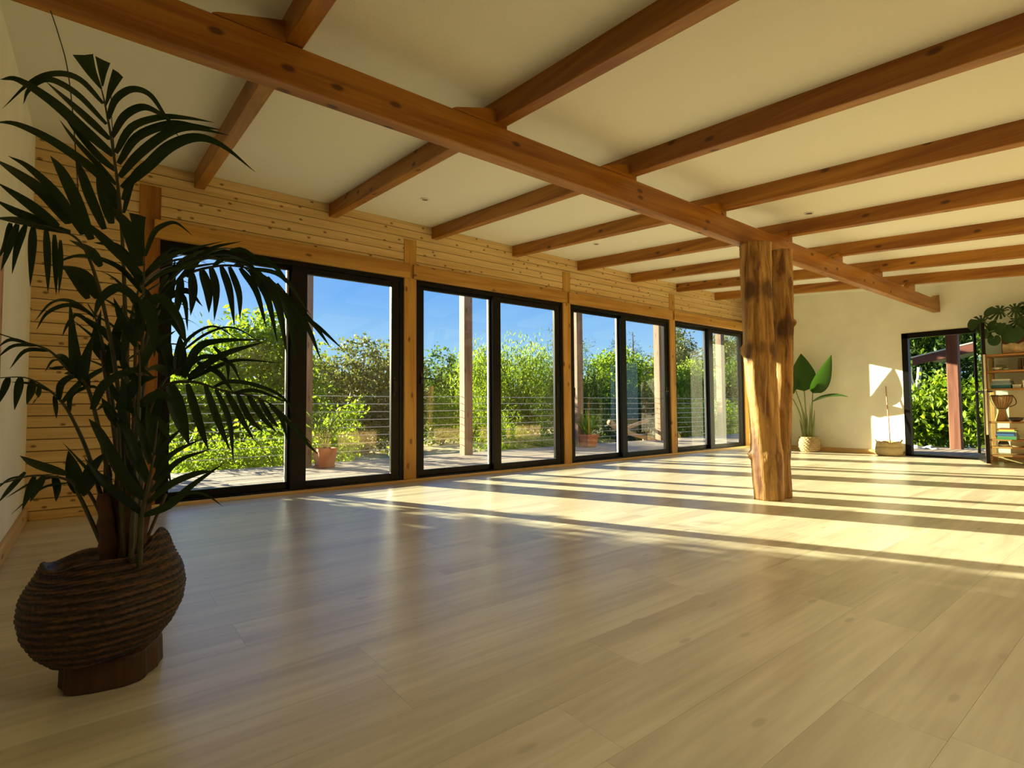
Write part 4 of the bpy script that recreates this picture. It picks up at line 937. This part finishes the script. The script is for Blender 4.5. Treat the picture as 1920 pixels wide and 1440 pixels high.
for (m_, h, w, lb) in bks:
    o = book(9.75+rs.uniform(-.01, .01), 1.535+rs.uniform(-.006, .006), z, w, .24, h, m_, lb, 'stacked books on the fifth shelf board'); z += h+.0006
book(9.75, 1.31, sz(4), .10, .2, .08, 'red_cover', 'reddish book at the right edge of the fifth shelf board', 'stacked books on the fifth shelf board')
# shelf 6
t = empty('round_speaker', (9.72, 1.575, sz(5)), 'dark dome with a cream base on the sixth shelf board', 'speaker')
MB().lathe([(.052, 0), (.060, .008), (.060, .028), (.056, .032)], (9.72, 1.575, sz(5)), 32).build('base', 'ceramic', t, smooth=True)
MB().lathe([(.055, .032), (.052, .055), (.040, .076), (.022, .086), (.001, .088)], (9.72, 1.575, sz(5)), 32, close=False).build('dome', 'dark_stone', t, smooth=True)
bowl('dish', 'flat brownish dish on the sixth shelf board', (9.70, 1.44, sz(5)), .05, .014, 'drum_skin', 'dish')

# ------------------------------------------------------------------ outside: deck, rail, posts
DE = 7.98
dk = empty('deck', (6, 6.8, -.06), 'weathered grey wooden deck outside the glass doors', 'deck')
dme = {}
y = Y1+.16; k = 0
while y < DE:
    for j, (xa, xb) in enumerate(((-3.5, 1.2), (1.205, 6.0), (6.005, 11.0), (11.005, 16.0))):
        o_ = (k % 3)*.6-.6; a = xa+(o_ if j else 0); b2 = xb+(o_ if j < 3 else 0)
        MB().cbox(a+.002, b2-.002, y+.003, y+.132, -.035, -.005, 'x', .004).build('deck_board', 'deck_x', dk, org=((a+b2)/2, y+.07, -.035))
    y += .137; k += 1
MB().box(-3.5, 16, DE-.02, DE+.02, -.28, -.036).build('fascia', 'deck_x', dk)
dk2 = empty('side_deck', (11.2, 3.5, -.06), 'narrow grey boarded walkway outside the open far door', 'deck')
y = .2
while y < Y1+.1:
    MB().cbox(X1+.16, 12.75, y+.003, y+.132, -.035, -.005, 'x', .004).build('deck_board', 'deck_x', dk2, org=(11.5, y+.07, -.035)); y += .137
POSTX = [2.38, 5.12, 7.86, 10.6, 13.3]
oplab = ['brown outdoor veranda post behind the first glass door', 'weathered outdoor veranda post seen through the second glass door', 'outdoor veranda post at the left edge of the third glass door',
         'outdoor veranda post seen through the right pane of the third glass door', 'outdoor veranda post seen through the fourth glass door']
for i, x in enumerate(POSTX):
    w = .085; q = MB().cbox(x-w, x+w, DE-.28, DE-.28+.17, -.04, 3.25, 'z', .008); tag(q.build('veranda_post', 'outpost_z'), oplab[i], 'post')
tag(MB().cbox(-3.4, 16, DE-.28, DE-.11, 3.25, 3.43, 'x', .008).build('veranda_beam', 'outpost_z'), 'outdoor beam carried by the veranda posts', 'beam')
rl = empty('cable_railing', (8, DE-.19, 0), 'railing of thin horizontal steel cables along the deck edge', 'railing')
for j in range(8):
    z = 1.00-.118*j
    q = MB()
    X = [-3.4]+POSTX+[16]
    pts = []
    for i in range(len(X)-1):
        for s in range(4): xx = X[i]+(X[i+1]-X[i])*s/4; pts.append((xx, DE-.19, z-.006*math.sin(PI*s/4)))
    pts.append((16, DE-.19, z)); q.tube(pts, .0048, 5).build('cable', 'cable', rl)
tag(MB().cbox(12.3, 12.47, 2.56, 2.73, -.04, 2.598, 'z', .008).build('walkway_post', 'redpost_z'), 'reddish square post on the walkway outside the open door', 'post')
q = MB(); q.cbox(10.4, 13.0, 2.57, 2.72, 2.60, 2.755, 'x', .01)
tag(q.build('walkway_roof_beam', 'outbeam_y'), 'reddish roof beam above the walkway post', 'beam')
wr = MB().cbox(10.4, 13.0, .3, 6.6, 2.76, 2.82, 'x', .004).build('shade_roof', 'outbeam_y'); tag(wr, 'added boarded roof over the walkway, out of view, shading the post', 'roof')  # unseen roof added to shade the top of the walkway post
sr = empty('shed_roof', (15, 3.2, 0), 'reddish sloping shed roof edge beyond the walkway post', 'roof')
q = MB(); q.poly([(15, 3.95, 1.72), (15, .6, 2.42), (15, .6, 2.62), (15, 3.95, 1.88), (15.12, 3.95, 1.72), (15.12, .6, 2.42), (15.12, .6, 2.62), (15.12, 3.95, 1.88)], [(3, 2, 1, 0), (4, 5, 6, 7), (0, 1, 5, 4), (1, 2, 6, 5), (2, 3, 7, 6), (3, 0, 4, 7)])
q.build('fascia', 'outbeam_y', sr)
q = MB(); q.poly([(15, 3.98, 1.885), (15, .6, 2.625), (17.5, .6, 2.625), (17.5, 3.98, 1.885), (15, 3.98, 1.915), (15, .6, 2.655), (17.5, .6, 2.655), (17.5, 3.98, 1.915)], [(3, 2, 1, 0), (4, 5, 6, 7), (0, 1, 5, 4), (1, 2, 6, 5), (2, 3, 7, 6), (3, 0, 4, 7)])
q.build('roof_sheet', 'cable', sr); MB().cbox(15.02, 15.1, .9, .98, -1, 2.35, 'z').build('support', 'redpost_z', sr); MB().cbox(16.8, 16.88, 3.6, 3.68, -1, 1.94, 'z').build('support', 'redpost_z', sr)
q = MB(); q.tube(catmull([(14.6, 3.93, 1.66), (14.6, 3.92, 1.4), (14.6, 3.83, 1.05), (14.6, 3.80, .4), (14.6, 3.8, -.8)], 5), [.07]*10+[.05]*11, 10); q.tube(catmull([(14.6, 3.72, 1.64), (14.6, 3.74, 1.4), (14.6, 3.80, 1.1)], 5), .045, 8)
tag(q.build('pale_forked_trunk', 'pale_bark', smooth=True), 'pale forked tree trunk seen through the open door', 'tree trunk')
# slippers on the walkway
for i, (x, y, a) in enumerate(((11.9, 3.12, .4), (12.0, 2.93, -.2))):
    t = empty('slipper', (x, y, -.004), ['pale slipper nearest the door frame on the walkway', 'pale blue slipper beside the walkway post'][i], 'slipper', 'slippers left outside the door', rz=0)
    ca, sa_ = math.cos(a), math.sin(a)
    def rot(v): return (x+(v[0])*ca-(v[1])*sa_, y+v[0]*sa_+v[1]*ca, v[2])
    q = MB(); q.lathe([(.5, 0), (.52, .008), (.5, .022)], (0, 0, 0), 28, fn=lambda v, a_, j: rot((v[0]*.10*(1 if v[0] > 0 else 1), v[1]*.26*(1+.12*math.sin(a_)), v[2]-.003))); q.build('sole', 'slipper', t, smooth=True)
    q = MB(); nn = 12; m_ = 8
    for jj in range(m_+1):
        yy = -.01+.12*jj/m_
        for ii in range(nn+1):
            an = PI*ii/nn; ww = .05*(1-.5*(jj/m_)**3); q.V.append(rot((math.cos(an)*ww, yy, .018+math.sin(an)*.05*(1-.7*(jj/m_)**2))))
    for jj in range(m_):
        for ii in range(nn): k = jj*(nn+1)+ii; q.F.append((k, k+1, k+nn+2, k+nn+1))
    q.build('strap', 'slipper', t, smooth=True)
# terracotta pots on the deck
def small_palm(name, c, lab, n, L, leafL, matl, s, h0=.0, ww=.02):
    t = empty(name, c, lab, 'plant'); rg = random.Random(s)
    for i in range(n):
        a = 2*PI*i/n+rg.uniform(-.3, .3); e = rg.uniform(.2, .75); l = L*rg.uniform(.7, 1.1); c0 = Vector(c)
        d = Vector((math.cos(a)*e, math.sin(a)*e, 1)).normalized()
        P = [c0, c0+d*l*.45, c0+d*l*.75+Vector((math.cos(a), math.sin(a), 0))*l*.12, c0+d*l*.9+Vector((math.cos(a), math.sin(a), -.3))*l*.3]
        if leafL: frond(t, P, 9, .3, leafL, .9, 'u', ww, rg, leafm=matl, r0=.005, single=True)
        else:
            q = MB(); blade(q, c0, d, Vector((math.cos(a), math.sin(a), .2)), l, ww, 1.3, seg=7); q.build('leaf', matl, t, smooth=True)
    return t
def square_pot(c, r, h, lab):
    t = empty('terracotta_pot', c, lab, 'pot'); x, y, z = c; q = MB(); s = .78
    P = []
    for (k, zz) in ((s, 0), (1, h*.86), (1.08, h*.86), (1.08, h), (.95, h), (.92, h*.85), (.8, .04)):
        P.append([(x+sx*r*k, y+sy*r*k, z+zz) for sx, sy in ((-1, -1), (1, -1), (1, 1), (-1, 1))])
    for l in P: q.V += l
    for i in range(len(P)-1):
        for k in range(4): q.F.append((i*4+k, i*4+(k+1) % 4, (i+1)*4+(k+1) % 4, (i+1)*4+k))
    q.F += [(3, 2, 1, 0), tuple(range(24, 28))]; q.build('pot_body', 'terracotta', t)
    MB().box(x-r*.88, x+r*.88, y-r*.88, y+r*.88, z+h*.8, z+h*.86).build('soil', 'soil', t)
    MB().lathe([(r*1.0, 0), (r*1.2, .025), (r*1.16, .03), (r*.95, .012)], (x, y, z-.004), 24, close=False).build('saucer', 'terracotta', t)
square_pot((2.56, 7.46, -.004), .125, .27, 'square terracotta pot on the deck behind the first glass door')
small_palm('deck_palm', (2.56, 7.46, .23), 'small feathery palm growing in the terracotta pot on the deck', 9, .62, .20, 'deck_palm', 4, ww=.018)
square_pot((7.95, 7.60, -.004), .15, .25, 'orange terracotta planter on the deck behind the third glass door')
small_palm('spiky_plant', (7.95, 7.60, .21), 'pale grassy plant in the orange terracotta planter', 44, .66, 0, 'leaf_bright', 8, ww=.05)
# a bare branch lying by the rail
q = MB(); q.tube(catmull([(9.4, 8.3, .45), (9.9, 8.35, .25), (10.4, 8.3, .1), (11.0, 8.3, .0)], 5), [.07]*8+[.05]*8, 9); q.tube(catmull([(9.9, 8.32, .25), (10.4, 8.3, .38), (10.9, 8.35, .45)], 5), .045, 8); q.tube([(10.6, 8.3, -.9), (10.7, 8.3, .08)], .06, 8)
tag(q.build('bare_branch', 'branch_bark', smooth=True), 'bare forked branch beyond the railing, seen through the third glass door', 'branch')
# ------------------------------------------------------------------ terrain
q = MB(); nG = 60
for j in range(nG+1):
    for i in range(nG+1):
        x = -60+140*i/nG; y = -30+110*j/nG
        inside = (-6 < x < 14) and (-5 < y < 10)
        z = -.95+(0 if inside else .25*math.sin(x*.21)*math.cos(y*.17))+.02*max(0, y-14)+.012*max(0, x-16)
        q.V.append((x, y, z-.05))
for j in range(nG):
    for i in range(nG): k = j*(nG+1)+i; q.F.append((k, k+1, k+nG+2, k+nG+1))
g = q.build('ground', 'dry_ground', org=(0, 0, -1), smooth=True); tag(g, kind='structure')

# ------------------------------------------------------------------ vegetation
def foliage(name, parent, blobs, n, size, mat, seed, asp=.45, shell=.55, hang=0):
    """n rhombic folded leaves scattered in a union of ellipsoids, one mesh"""
    rg = np.random.default_rng(seed); B = np.array(blobs, float); vol = (B[:, 3]*B[:, 4]*B[:, 5])**(.75); pick = rg.choice(len(B), n, p=vol/vol.sum())
    u = rg.normal(size=(n, 3)); u /= np.linalg.norm(u, axis=1)[:, None]; r = (shell+(1-shell)*rg.random(n)**.7)
    r *= 1+.14*np.sin(5*u[:, 0]+pick)+.14*np.sin(6*u[:, 2]+2*pick)
    # gather the leaves into twigs
    tw = rg.integers(0, max(2, n//9), n); tws = rg.normal(size=(max(2, n//9), 3)); tws /= np.linalg.norm(tws, axis=1)[:, None]
    pk = rg.choice(len(B), len(tws), p=vol/vol.sum()); tr = shell+(1.06-shell)*rg.random(len(tws))**.7
    cen = B[pk, :3]+tws*B[pk, 3:6]*tr[:, None]
    c = cen[tw]+rg.normal(size=(n, 3))*size*np.array([1.5, 1.5, 1.5+hang*3])-np.array([0, 0, hang*size*2])
    d = rg.normal(size=(n, 3)); d[:, 2] -= .5+hang*2; d /= np.linalg.norm(d, axis=1)[:, None]
    e = np.cross(d, rg.normal(size=(n, 3))); e /= np.linalg.norm(e, axis=1)[:, None]; f = np.cross(d, e)
    s = size*rg.uniform(.6, 1.3, n)[:, None]
    V = np.empty((n, 4, 3)); V[:, 0] = c-d*s; V[:, 1] = c+e*s*asp+f*s*.12; V[:, 2] = c+d*s; V[:, 3] = c-e*s*asp+f*s*.12
    org = np.array([B[:, 0].mean(), B[:, 1].mean(), (B[:, 2]-B[:, 5]).min()])
    me = D.meshes.new(name); me.vertices.add(n*4); me.vertices.foreach_set('co', (V-org).ravel())
    me.loops.add(n*6); idx = (np.arange(n)[:, None]*4+np.array([0, 1, 2, 0, 2, 3])).ravel(); me.loops.foreach_set('vertex_index', idx)
    me.polygons.add(n*2); me.polygons.foreach_set('loop_start', np.arange(n*2)*3); me.update(calc_edges=True); me.materials.append(MATS[mat])
    o = link(name, me, parent, tuple(org)); tag(o, kind='stuff'); return o
def tree(name, label, cat, base, blobs, n, size, mat, seed, trunk=.12, nb=5, group=None, **kw):
    t = empty(name, base, label, cat, group); rg = random.Random(seed); B = Vector(base); q = MB()
    cz = [Vector(b[:3]) for b in blobs]; top = sum(cz, Vector())/len(cz)
    q.tube(catmull([B, B.lerp(top, .5)+Vector((rg.uniform(-.1, .1), 0, 0)), top], 4), [trunk*(1-.07*i) for i in range(9)], 7)
    for i in range(nb):
        c = rg.choice(blobs); e = Vector((c[0]+rg.uniform(-.6, .6)*c[3], c[1]+rg.uniform(-.6, .6)*c[4], c[2]+rg.uniform(-.3, .8)*c[5])); s = B.lerp(top, rg.uniform(.3, .9))
        q.tube(catmull([s, s.lerp(e, .5)+Vector((0, 0, .1)), e], 4), [trunk*.35*(1-.08*k) for k in range(9)], 5)
    q.build('trunk', 'bark', t, smooth=True); foliage('foliage', t, blobs, n, size, mat, seed, **kw); return t
# dense tree just left of the first door: it shades the left end of the room
tree('shade_tree', 'dense broad tree left of the deck that shades the near end of the room', 'tree', (-3.2, 9.3, -1), [(-3.0, 9.2, 1.8, 2.6, 1.0, 2.2), (-1.25, 9.3, 2.0, 1.25, .7, 2.0), (-4.6, 9.2, 3.2, 2.4, 1.0, 2.4), (-2.2, 9.3, 4.0, 1.8, .9, 1.2), (-1.45, 9.3, .5, 1.4, .6, 1.4)], 32000, .075, 'leaf_mid', 1, trunk=.2, shell=.1)
tree('shade_hedge', 'added hedge left of the first glass door, out of view, shading the near floor', 'hedge', (-1.3, 9.0, -1), [(-1.15, 9.1, .6, .95, .45, .9), (-1.2, 9.1, 1.5, .95, .45, .8), (-1.15, 9.1, 2.4, .9, .45, .8), (-1.25, 9.1, 3.3, .9, .45, .8), (-2.4, 9.1, 1.5, .9, .45, 1.8), (-2.4, 9.1, 3.0, .9, .45, 1.2)], 26000, .07, 'leaf_mid', 61, trunk=.06, shell=0)  # unseen hedge added to firm up the shade edge on the near floor
# bright walnut-like tree filling the first door
tree('bright_tree', 'bright yellow-green leafy tree filling the first glass door', 'tree', (3.2, 17, -1), [(3.55, 17, 1.6, 1.5, 1.0, 2.0), (4.05, 16.6, 2.6, .75, .7, 1.0), (2.6, 16.5, .9, 1.1, .9, 1.5), (1.7, 16.3, .6, .9, .8, 1.3), (4.9, 16.7, 1.5, .8, .8, 1.7), (3.6, 16.5, -.1, 2.2, .8, 1.1), (5.3, 16.6, .1, .8, .7, 1.0)], 19000, .095, 'leaf_bright', 2, nb=9, shell=.35)
tree('deck_shrub', 'bright green shrub just beyond the railing behind the deck pot', 'shrub', (2.6, 8.8, -1), [(2.2, 8.8, .05, 1.1, .35, .55), (3.1, 8.75, .25, .45, .3, .55), (1.3, 8.8, -.1, .8, .35, .55)], 5200, .045, 'leaf_bright', 3, trunk=.04, shell=.2)
tree('young_shrub', 'slender leafy shrub beyond the railing right of the deck pot', 'shrub', (3.45, 8.7, -1), [(3.45, 8.7, .72, .16, .12, .30), (3.4, 8.7, .2, .14, .1, .3)], 420, .045, 'leaf_bright', 5, trunk=.012, nb=3, shell=.1)
tree('low_shrub', 'small bright shrub poking above the deck edge at the right of the first door', 'shrub', (4.2, 8.3, -1), [(4.2, 8.3, .12, .22, .14, .22)], 260, .05, 'leaf_bright', 6, trunk=.012, nb=2, shell=.1)
# far hedge line behind door 1 and 2
tree('far_hedge', 'dark distant hedge of trees seen through the right pane of the first door', 'tree', (9, 21, -1), [(6.7, 21, .9, 1.6, 1.2, 2.0), (8.7, 21, 1.4, 1.5, 1.2, 2.3), (10.4, 21.5, 1.5, 1.6, 1.2, 2.2), (8.5, 21, 0, 3.2, 1, 1.2)], 24000, .09, 'leaf_olive', 7, nb=8, shell=.3)
tree('far_trees', 'dark distant trees seen through the left pane of the second door', 'tree', (13, 22, -1), [(12.9, 22, 1.1, 1.6, 1.2, 2.4), (14.8, 22.5, 1.1, 1.6, 1.2, 2.2), (16.8, 23, 1.4, 1.6, 1.2, 2.4)], 20000, .09, 'leaf_mid', 8, nb=8, shell=.3)
tree('willow_tree', 'light green drooping willow-like tree in the right pane of the second door', 'tree', (11.5, 14.5, -1), [(10.2, 14.5, 1.4, 1.1, .8, 1.6), (11.6, 14.5, 1.9, 1.2, .9, 1.35), (12.9, 14.6, 1.6, 1.0, .8, 1.5), (11.2, 14.2, .2, 1.5, .7, .9)], 15000, .085, 'leaf_bright', 9, asp=.22, nb=8, shell=.3, hang=.5)
tree('willow_shrub', 'yellow-green shrub between the two panes of the second door', 'shrub', (7.6, 11.8, -1), [(7.2, 11.8, .75, .6, .4, .7), (8.1, 11.8, .4, .8, .4, .9), (8.9, 11.6, .1, .6, .4, .8)], 5200, .06, 'leaf_bright', 10, asp=.25, trunk=.04, shell=.2)
tree('edge_shrub', 'low creeping shrub at the deck edge in the second door', 'shrub', (7.6, 8.6, -1), [(7.4, 8.6, -.05, .9, .3, .3), (8.5, 8.6, .0, .5, .3, .35)], 2600, .045, 'leaf_bright', 11, trunk=.03, shell=.2)
tree('bamboo_hedge', 'dense green bamboo hedge filling the left pane of the third door', 'hedge', (12.2, 11.8, -1), [(11.0, 11.8, .9, .8, .5, 1.35), (12.1, 11.9, .9, .9, .5, 1.45), (13.1, 12, .7, .7, .5, 1.5)], 16000, .06, 'leaf_mid', 12, asp=.22, nb=6, shell=.25)
tree('bamboo_sprigs', 'tall thin bamboo sprigs rising against the sky in the third door', 'bamboo', (12.2, 11.9, -1), [(11.25, 11.9, 2.75, .30, .15, .35), (11.1, 11.9, 3.2, .25, .12, .3), (12.2, 11.9, 2.6, .3, .15, .25), (12.5, 11.9, 2.75, .12, .1, .3), (11.55, 11.9, 3.05, .3, .12, .15)], 430, .07, 'leaf_mid', 13, asp=.16, trunk=.01, nb=14, shell=.05)
tree('round_tree', 'round bright tree in the right pane of the third door', 'tree', (17.5, 14.5, -1), [(16.2, 14.5, 1.4, 1.0, .8, 1.55), (17.4, 14.6, 1.9, 1.1, .8, 1.2), (18.7, 14.7, 1.5, 1.0, .8, 1.5)], 12000, .08, 'leaf_bright', 14, nb=7, shell=.3)
tree('dark_shrubs', 'dark green shrubs low in the right pane of the third door', 'shrub', (12.8, 10.2, -1), [(11.6, 10.1, -.1, .8, .4, .8), (12.8, 10.4, .3, .9, .4, 1.1), (14.0, 10.8, .3, .9, .4, 1.2)], 9000, .05, 'leaf_dark', 15, trunk=.05, shell=.2)
def conifer(x, y, h, lab, seed):
    t = empty('conifer', (x, y, -1), lab, 'tree'); rg = random.Random(seed); MB().tube([(x, y, -1), (x, y, h)], [.18, .02], 7).build('trunk', 'bark', t)
    bl = []
    for i in range(16):
        z = h-.15-i*.32; rr_ = .18+.13*i
        for k in range(4): a = rg.uniform(0, 6.28); bl.append((x+math.cos(a)*rr_*.55, y+math.sin(a)*rr_*.55, z, rr_*.5, rr_*.5, .09))
    foliage('foliage', t, bl, 5200, .07, 'leaf_conifer', seed, shell=.1, asp=.2)
conifer(24.3, 20.5, 5.6, 'tall dark conifer against the sky, left of the two in the third door', 31)
conifer(25.8, 20.8, 5.3, 'tall dark conifer against the sky, right of the two in the third door', 32)
tree('tall_tree', 'tall rounded olive-green tree in the left pane of the fourth door', 'tree', (30, 20, -1), [(29.0, 20, 3.4, 1.6, 1.2, 2.5), (31, 20.3, 2.4, 1.6, 1.2, 2.2), (27.5, 20, 2.2, 1.3, 1, 2.0)], 13000, .10, 'leaf_olive', 16, nb=7, shell=.3)
tree('maple_tree', 'bright green spreading tree in the left pane of the fourth door', 'tree', (20, 12.6, -1), [(19.2, 12.6, 1.5, .9, .7, 1.2), (20.4, 12.7, 1.2, .9, .7, 1.1), (18.4, 12.5, .9, .7, .6, 1.0)], 8000, .07, 'leaf_bright', 17, nb=6, shell=.25)
tree('corner_hedge', 'leafy hedge in the right pane of the fourth door', 'hedge', (22, 12.2, -1), [(21.4, 12.1, 1.2, .9, .7, 1.5), (22.9, 12.3, 1.6, 1.0, .7, 1.5), (24.3, 12.5, 1.6, 1.1, .7, 1.7)], 13000, .07, 'leaf_mid', 18, nb=6, shell=.25)
tree('corner_tree', 'airy pale tree high in the right pane of the fourth door', 'tree', (36, 20, -1), [(36, 20, 4.5, 1.9, 1.2, 2.0), (33.6, 20, 3.6, 1.5, 1.2, 2.2)], 7000, .10, 'leaf_olive', 19, nb=8, shell=.2)
tree('corner_shrub', 'low bright shrub beyond the railing in the fourth door', 'shrub', (14.5, 9.2, -1), [(13.2, 9.1, .1, .7, .35, .7), (14.6, 9.3, .25, .8, .35, .75), (16.2, 9.4, .2, 1.0, .4, .8)], 8000, .05, 'leaf_bright', 20, trunk=.04, shell=.2)
# beyond the open far door
tree('vine_shrub', 'bright broad-leaved shrub outside the open door, left of the walkway post', 'shrub', (14.2, 3.5, -1), [(14.2, 3.65, .45, .4, .55, .75), (14.3, 3.2, .6, .4, .4, .8), (14.0, 3.9, .2, .35, .35, .7)], 3600, .07, 'leaf_bright', 22, trunk=.05, shell=.2, asp=.55)
tree('broadleaf_shrub', 'bright broad-leaved shrub outside the open door, right of the walkway post', 'shrub', (14.2, 2.3, -1), [(14.2, 2.6, .5, .4, .4, .8), (14.2, 2.0, .6, .4, .5, .8), (14.1, 1.3, .5, .4, .5, .8)], 3600, .07, 'leaf_bright', 23, trunk=.05, shell=.2, asp=.55)
tree('garden_tree', 'leafy green tree high behind the open door, left of the walkway post', 'tree', (18.5, 5, -1), [(18.5, 5.2, 2.2, .9, 1.1, 1.5), (18.8, 4.4, 3.0, .9, 1.0, 1.3), (18.3, 4.6, .9, .8, 1.2, 1.2)], 9000, .09, 'leaf_mid', 24, nb=6, shell=.25)
tree('garden_tree', 'pale-leaved tree high behind the open door, right of the walkway post', 'tree', (19, 3, -1), [(19, 3.2, 2.6, .9, 1.0, 1.5), (19, 2.0, 2.2, .9, 1.2, 1.6), (19.2, 3.0, .9, .9, 1.6, 1.4)], 9000, .09, 'leaf_mid', 25, nb=6, shell=.25)
tree('garden_hedge', 'dark hedge far behind the open door', 'hedge', (24, 4, -1), [(24, 2, 2, 1, 2.2, 3.2), (24, 5.5, 2, 1, 2.2, 3.4), (24, 9, 2, 1, 2.2, 3)], 12000, .13, 'leaf_dark', 26, shell=.3)
# distant tree belt closing the horizon
for i, (x, y) in enumerate(((-6, 34), (3, 36), (12, 37), (22, 36), (32, 33), (42, 28), (48, 20))):
    tree('distant_tree', 'distant tree belt clump, %s from the left along the horizon' % ['first', 'second', 'third', 'fourth', 'fifth', 'sixth', 'seventh'][i], 'tree', (x, y, -1), [(x-2.5, y, .8, 3, 1.5, 2.3), (x+2.5, y, .6, 3, 1.5, 2.5), (x, y, 1.6, 2.5, 1.5, 2.2)], 7000, .2, 'leaf_olive', 40+i, trunk=.3, shell=.2)
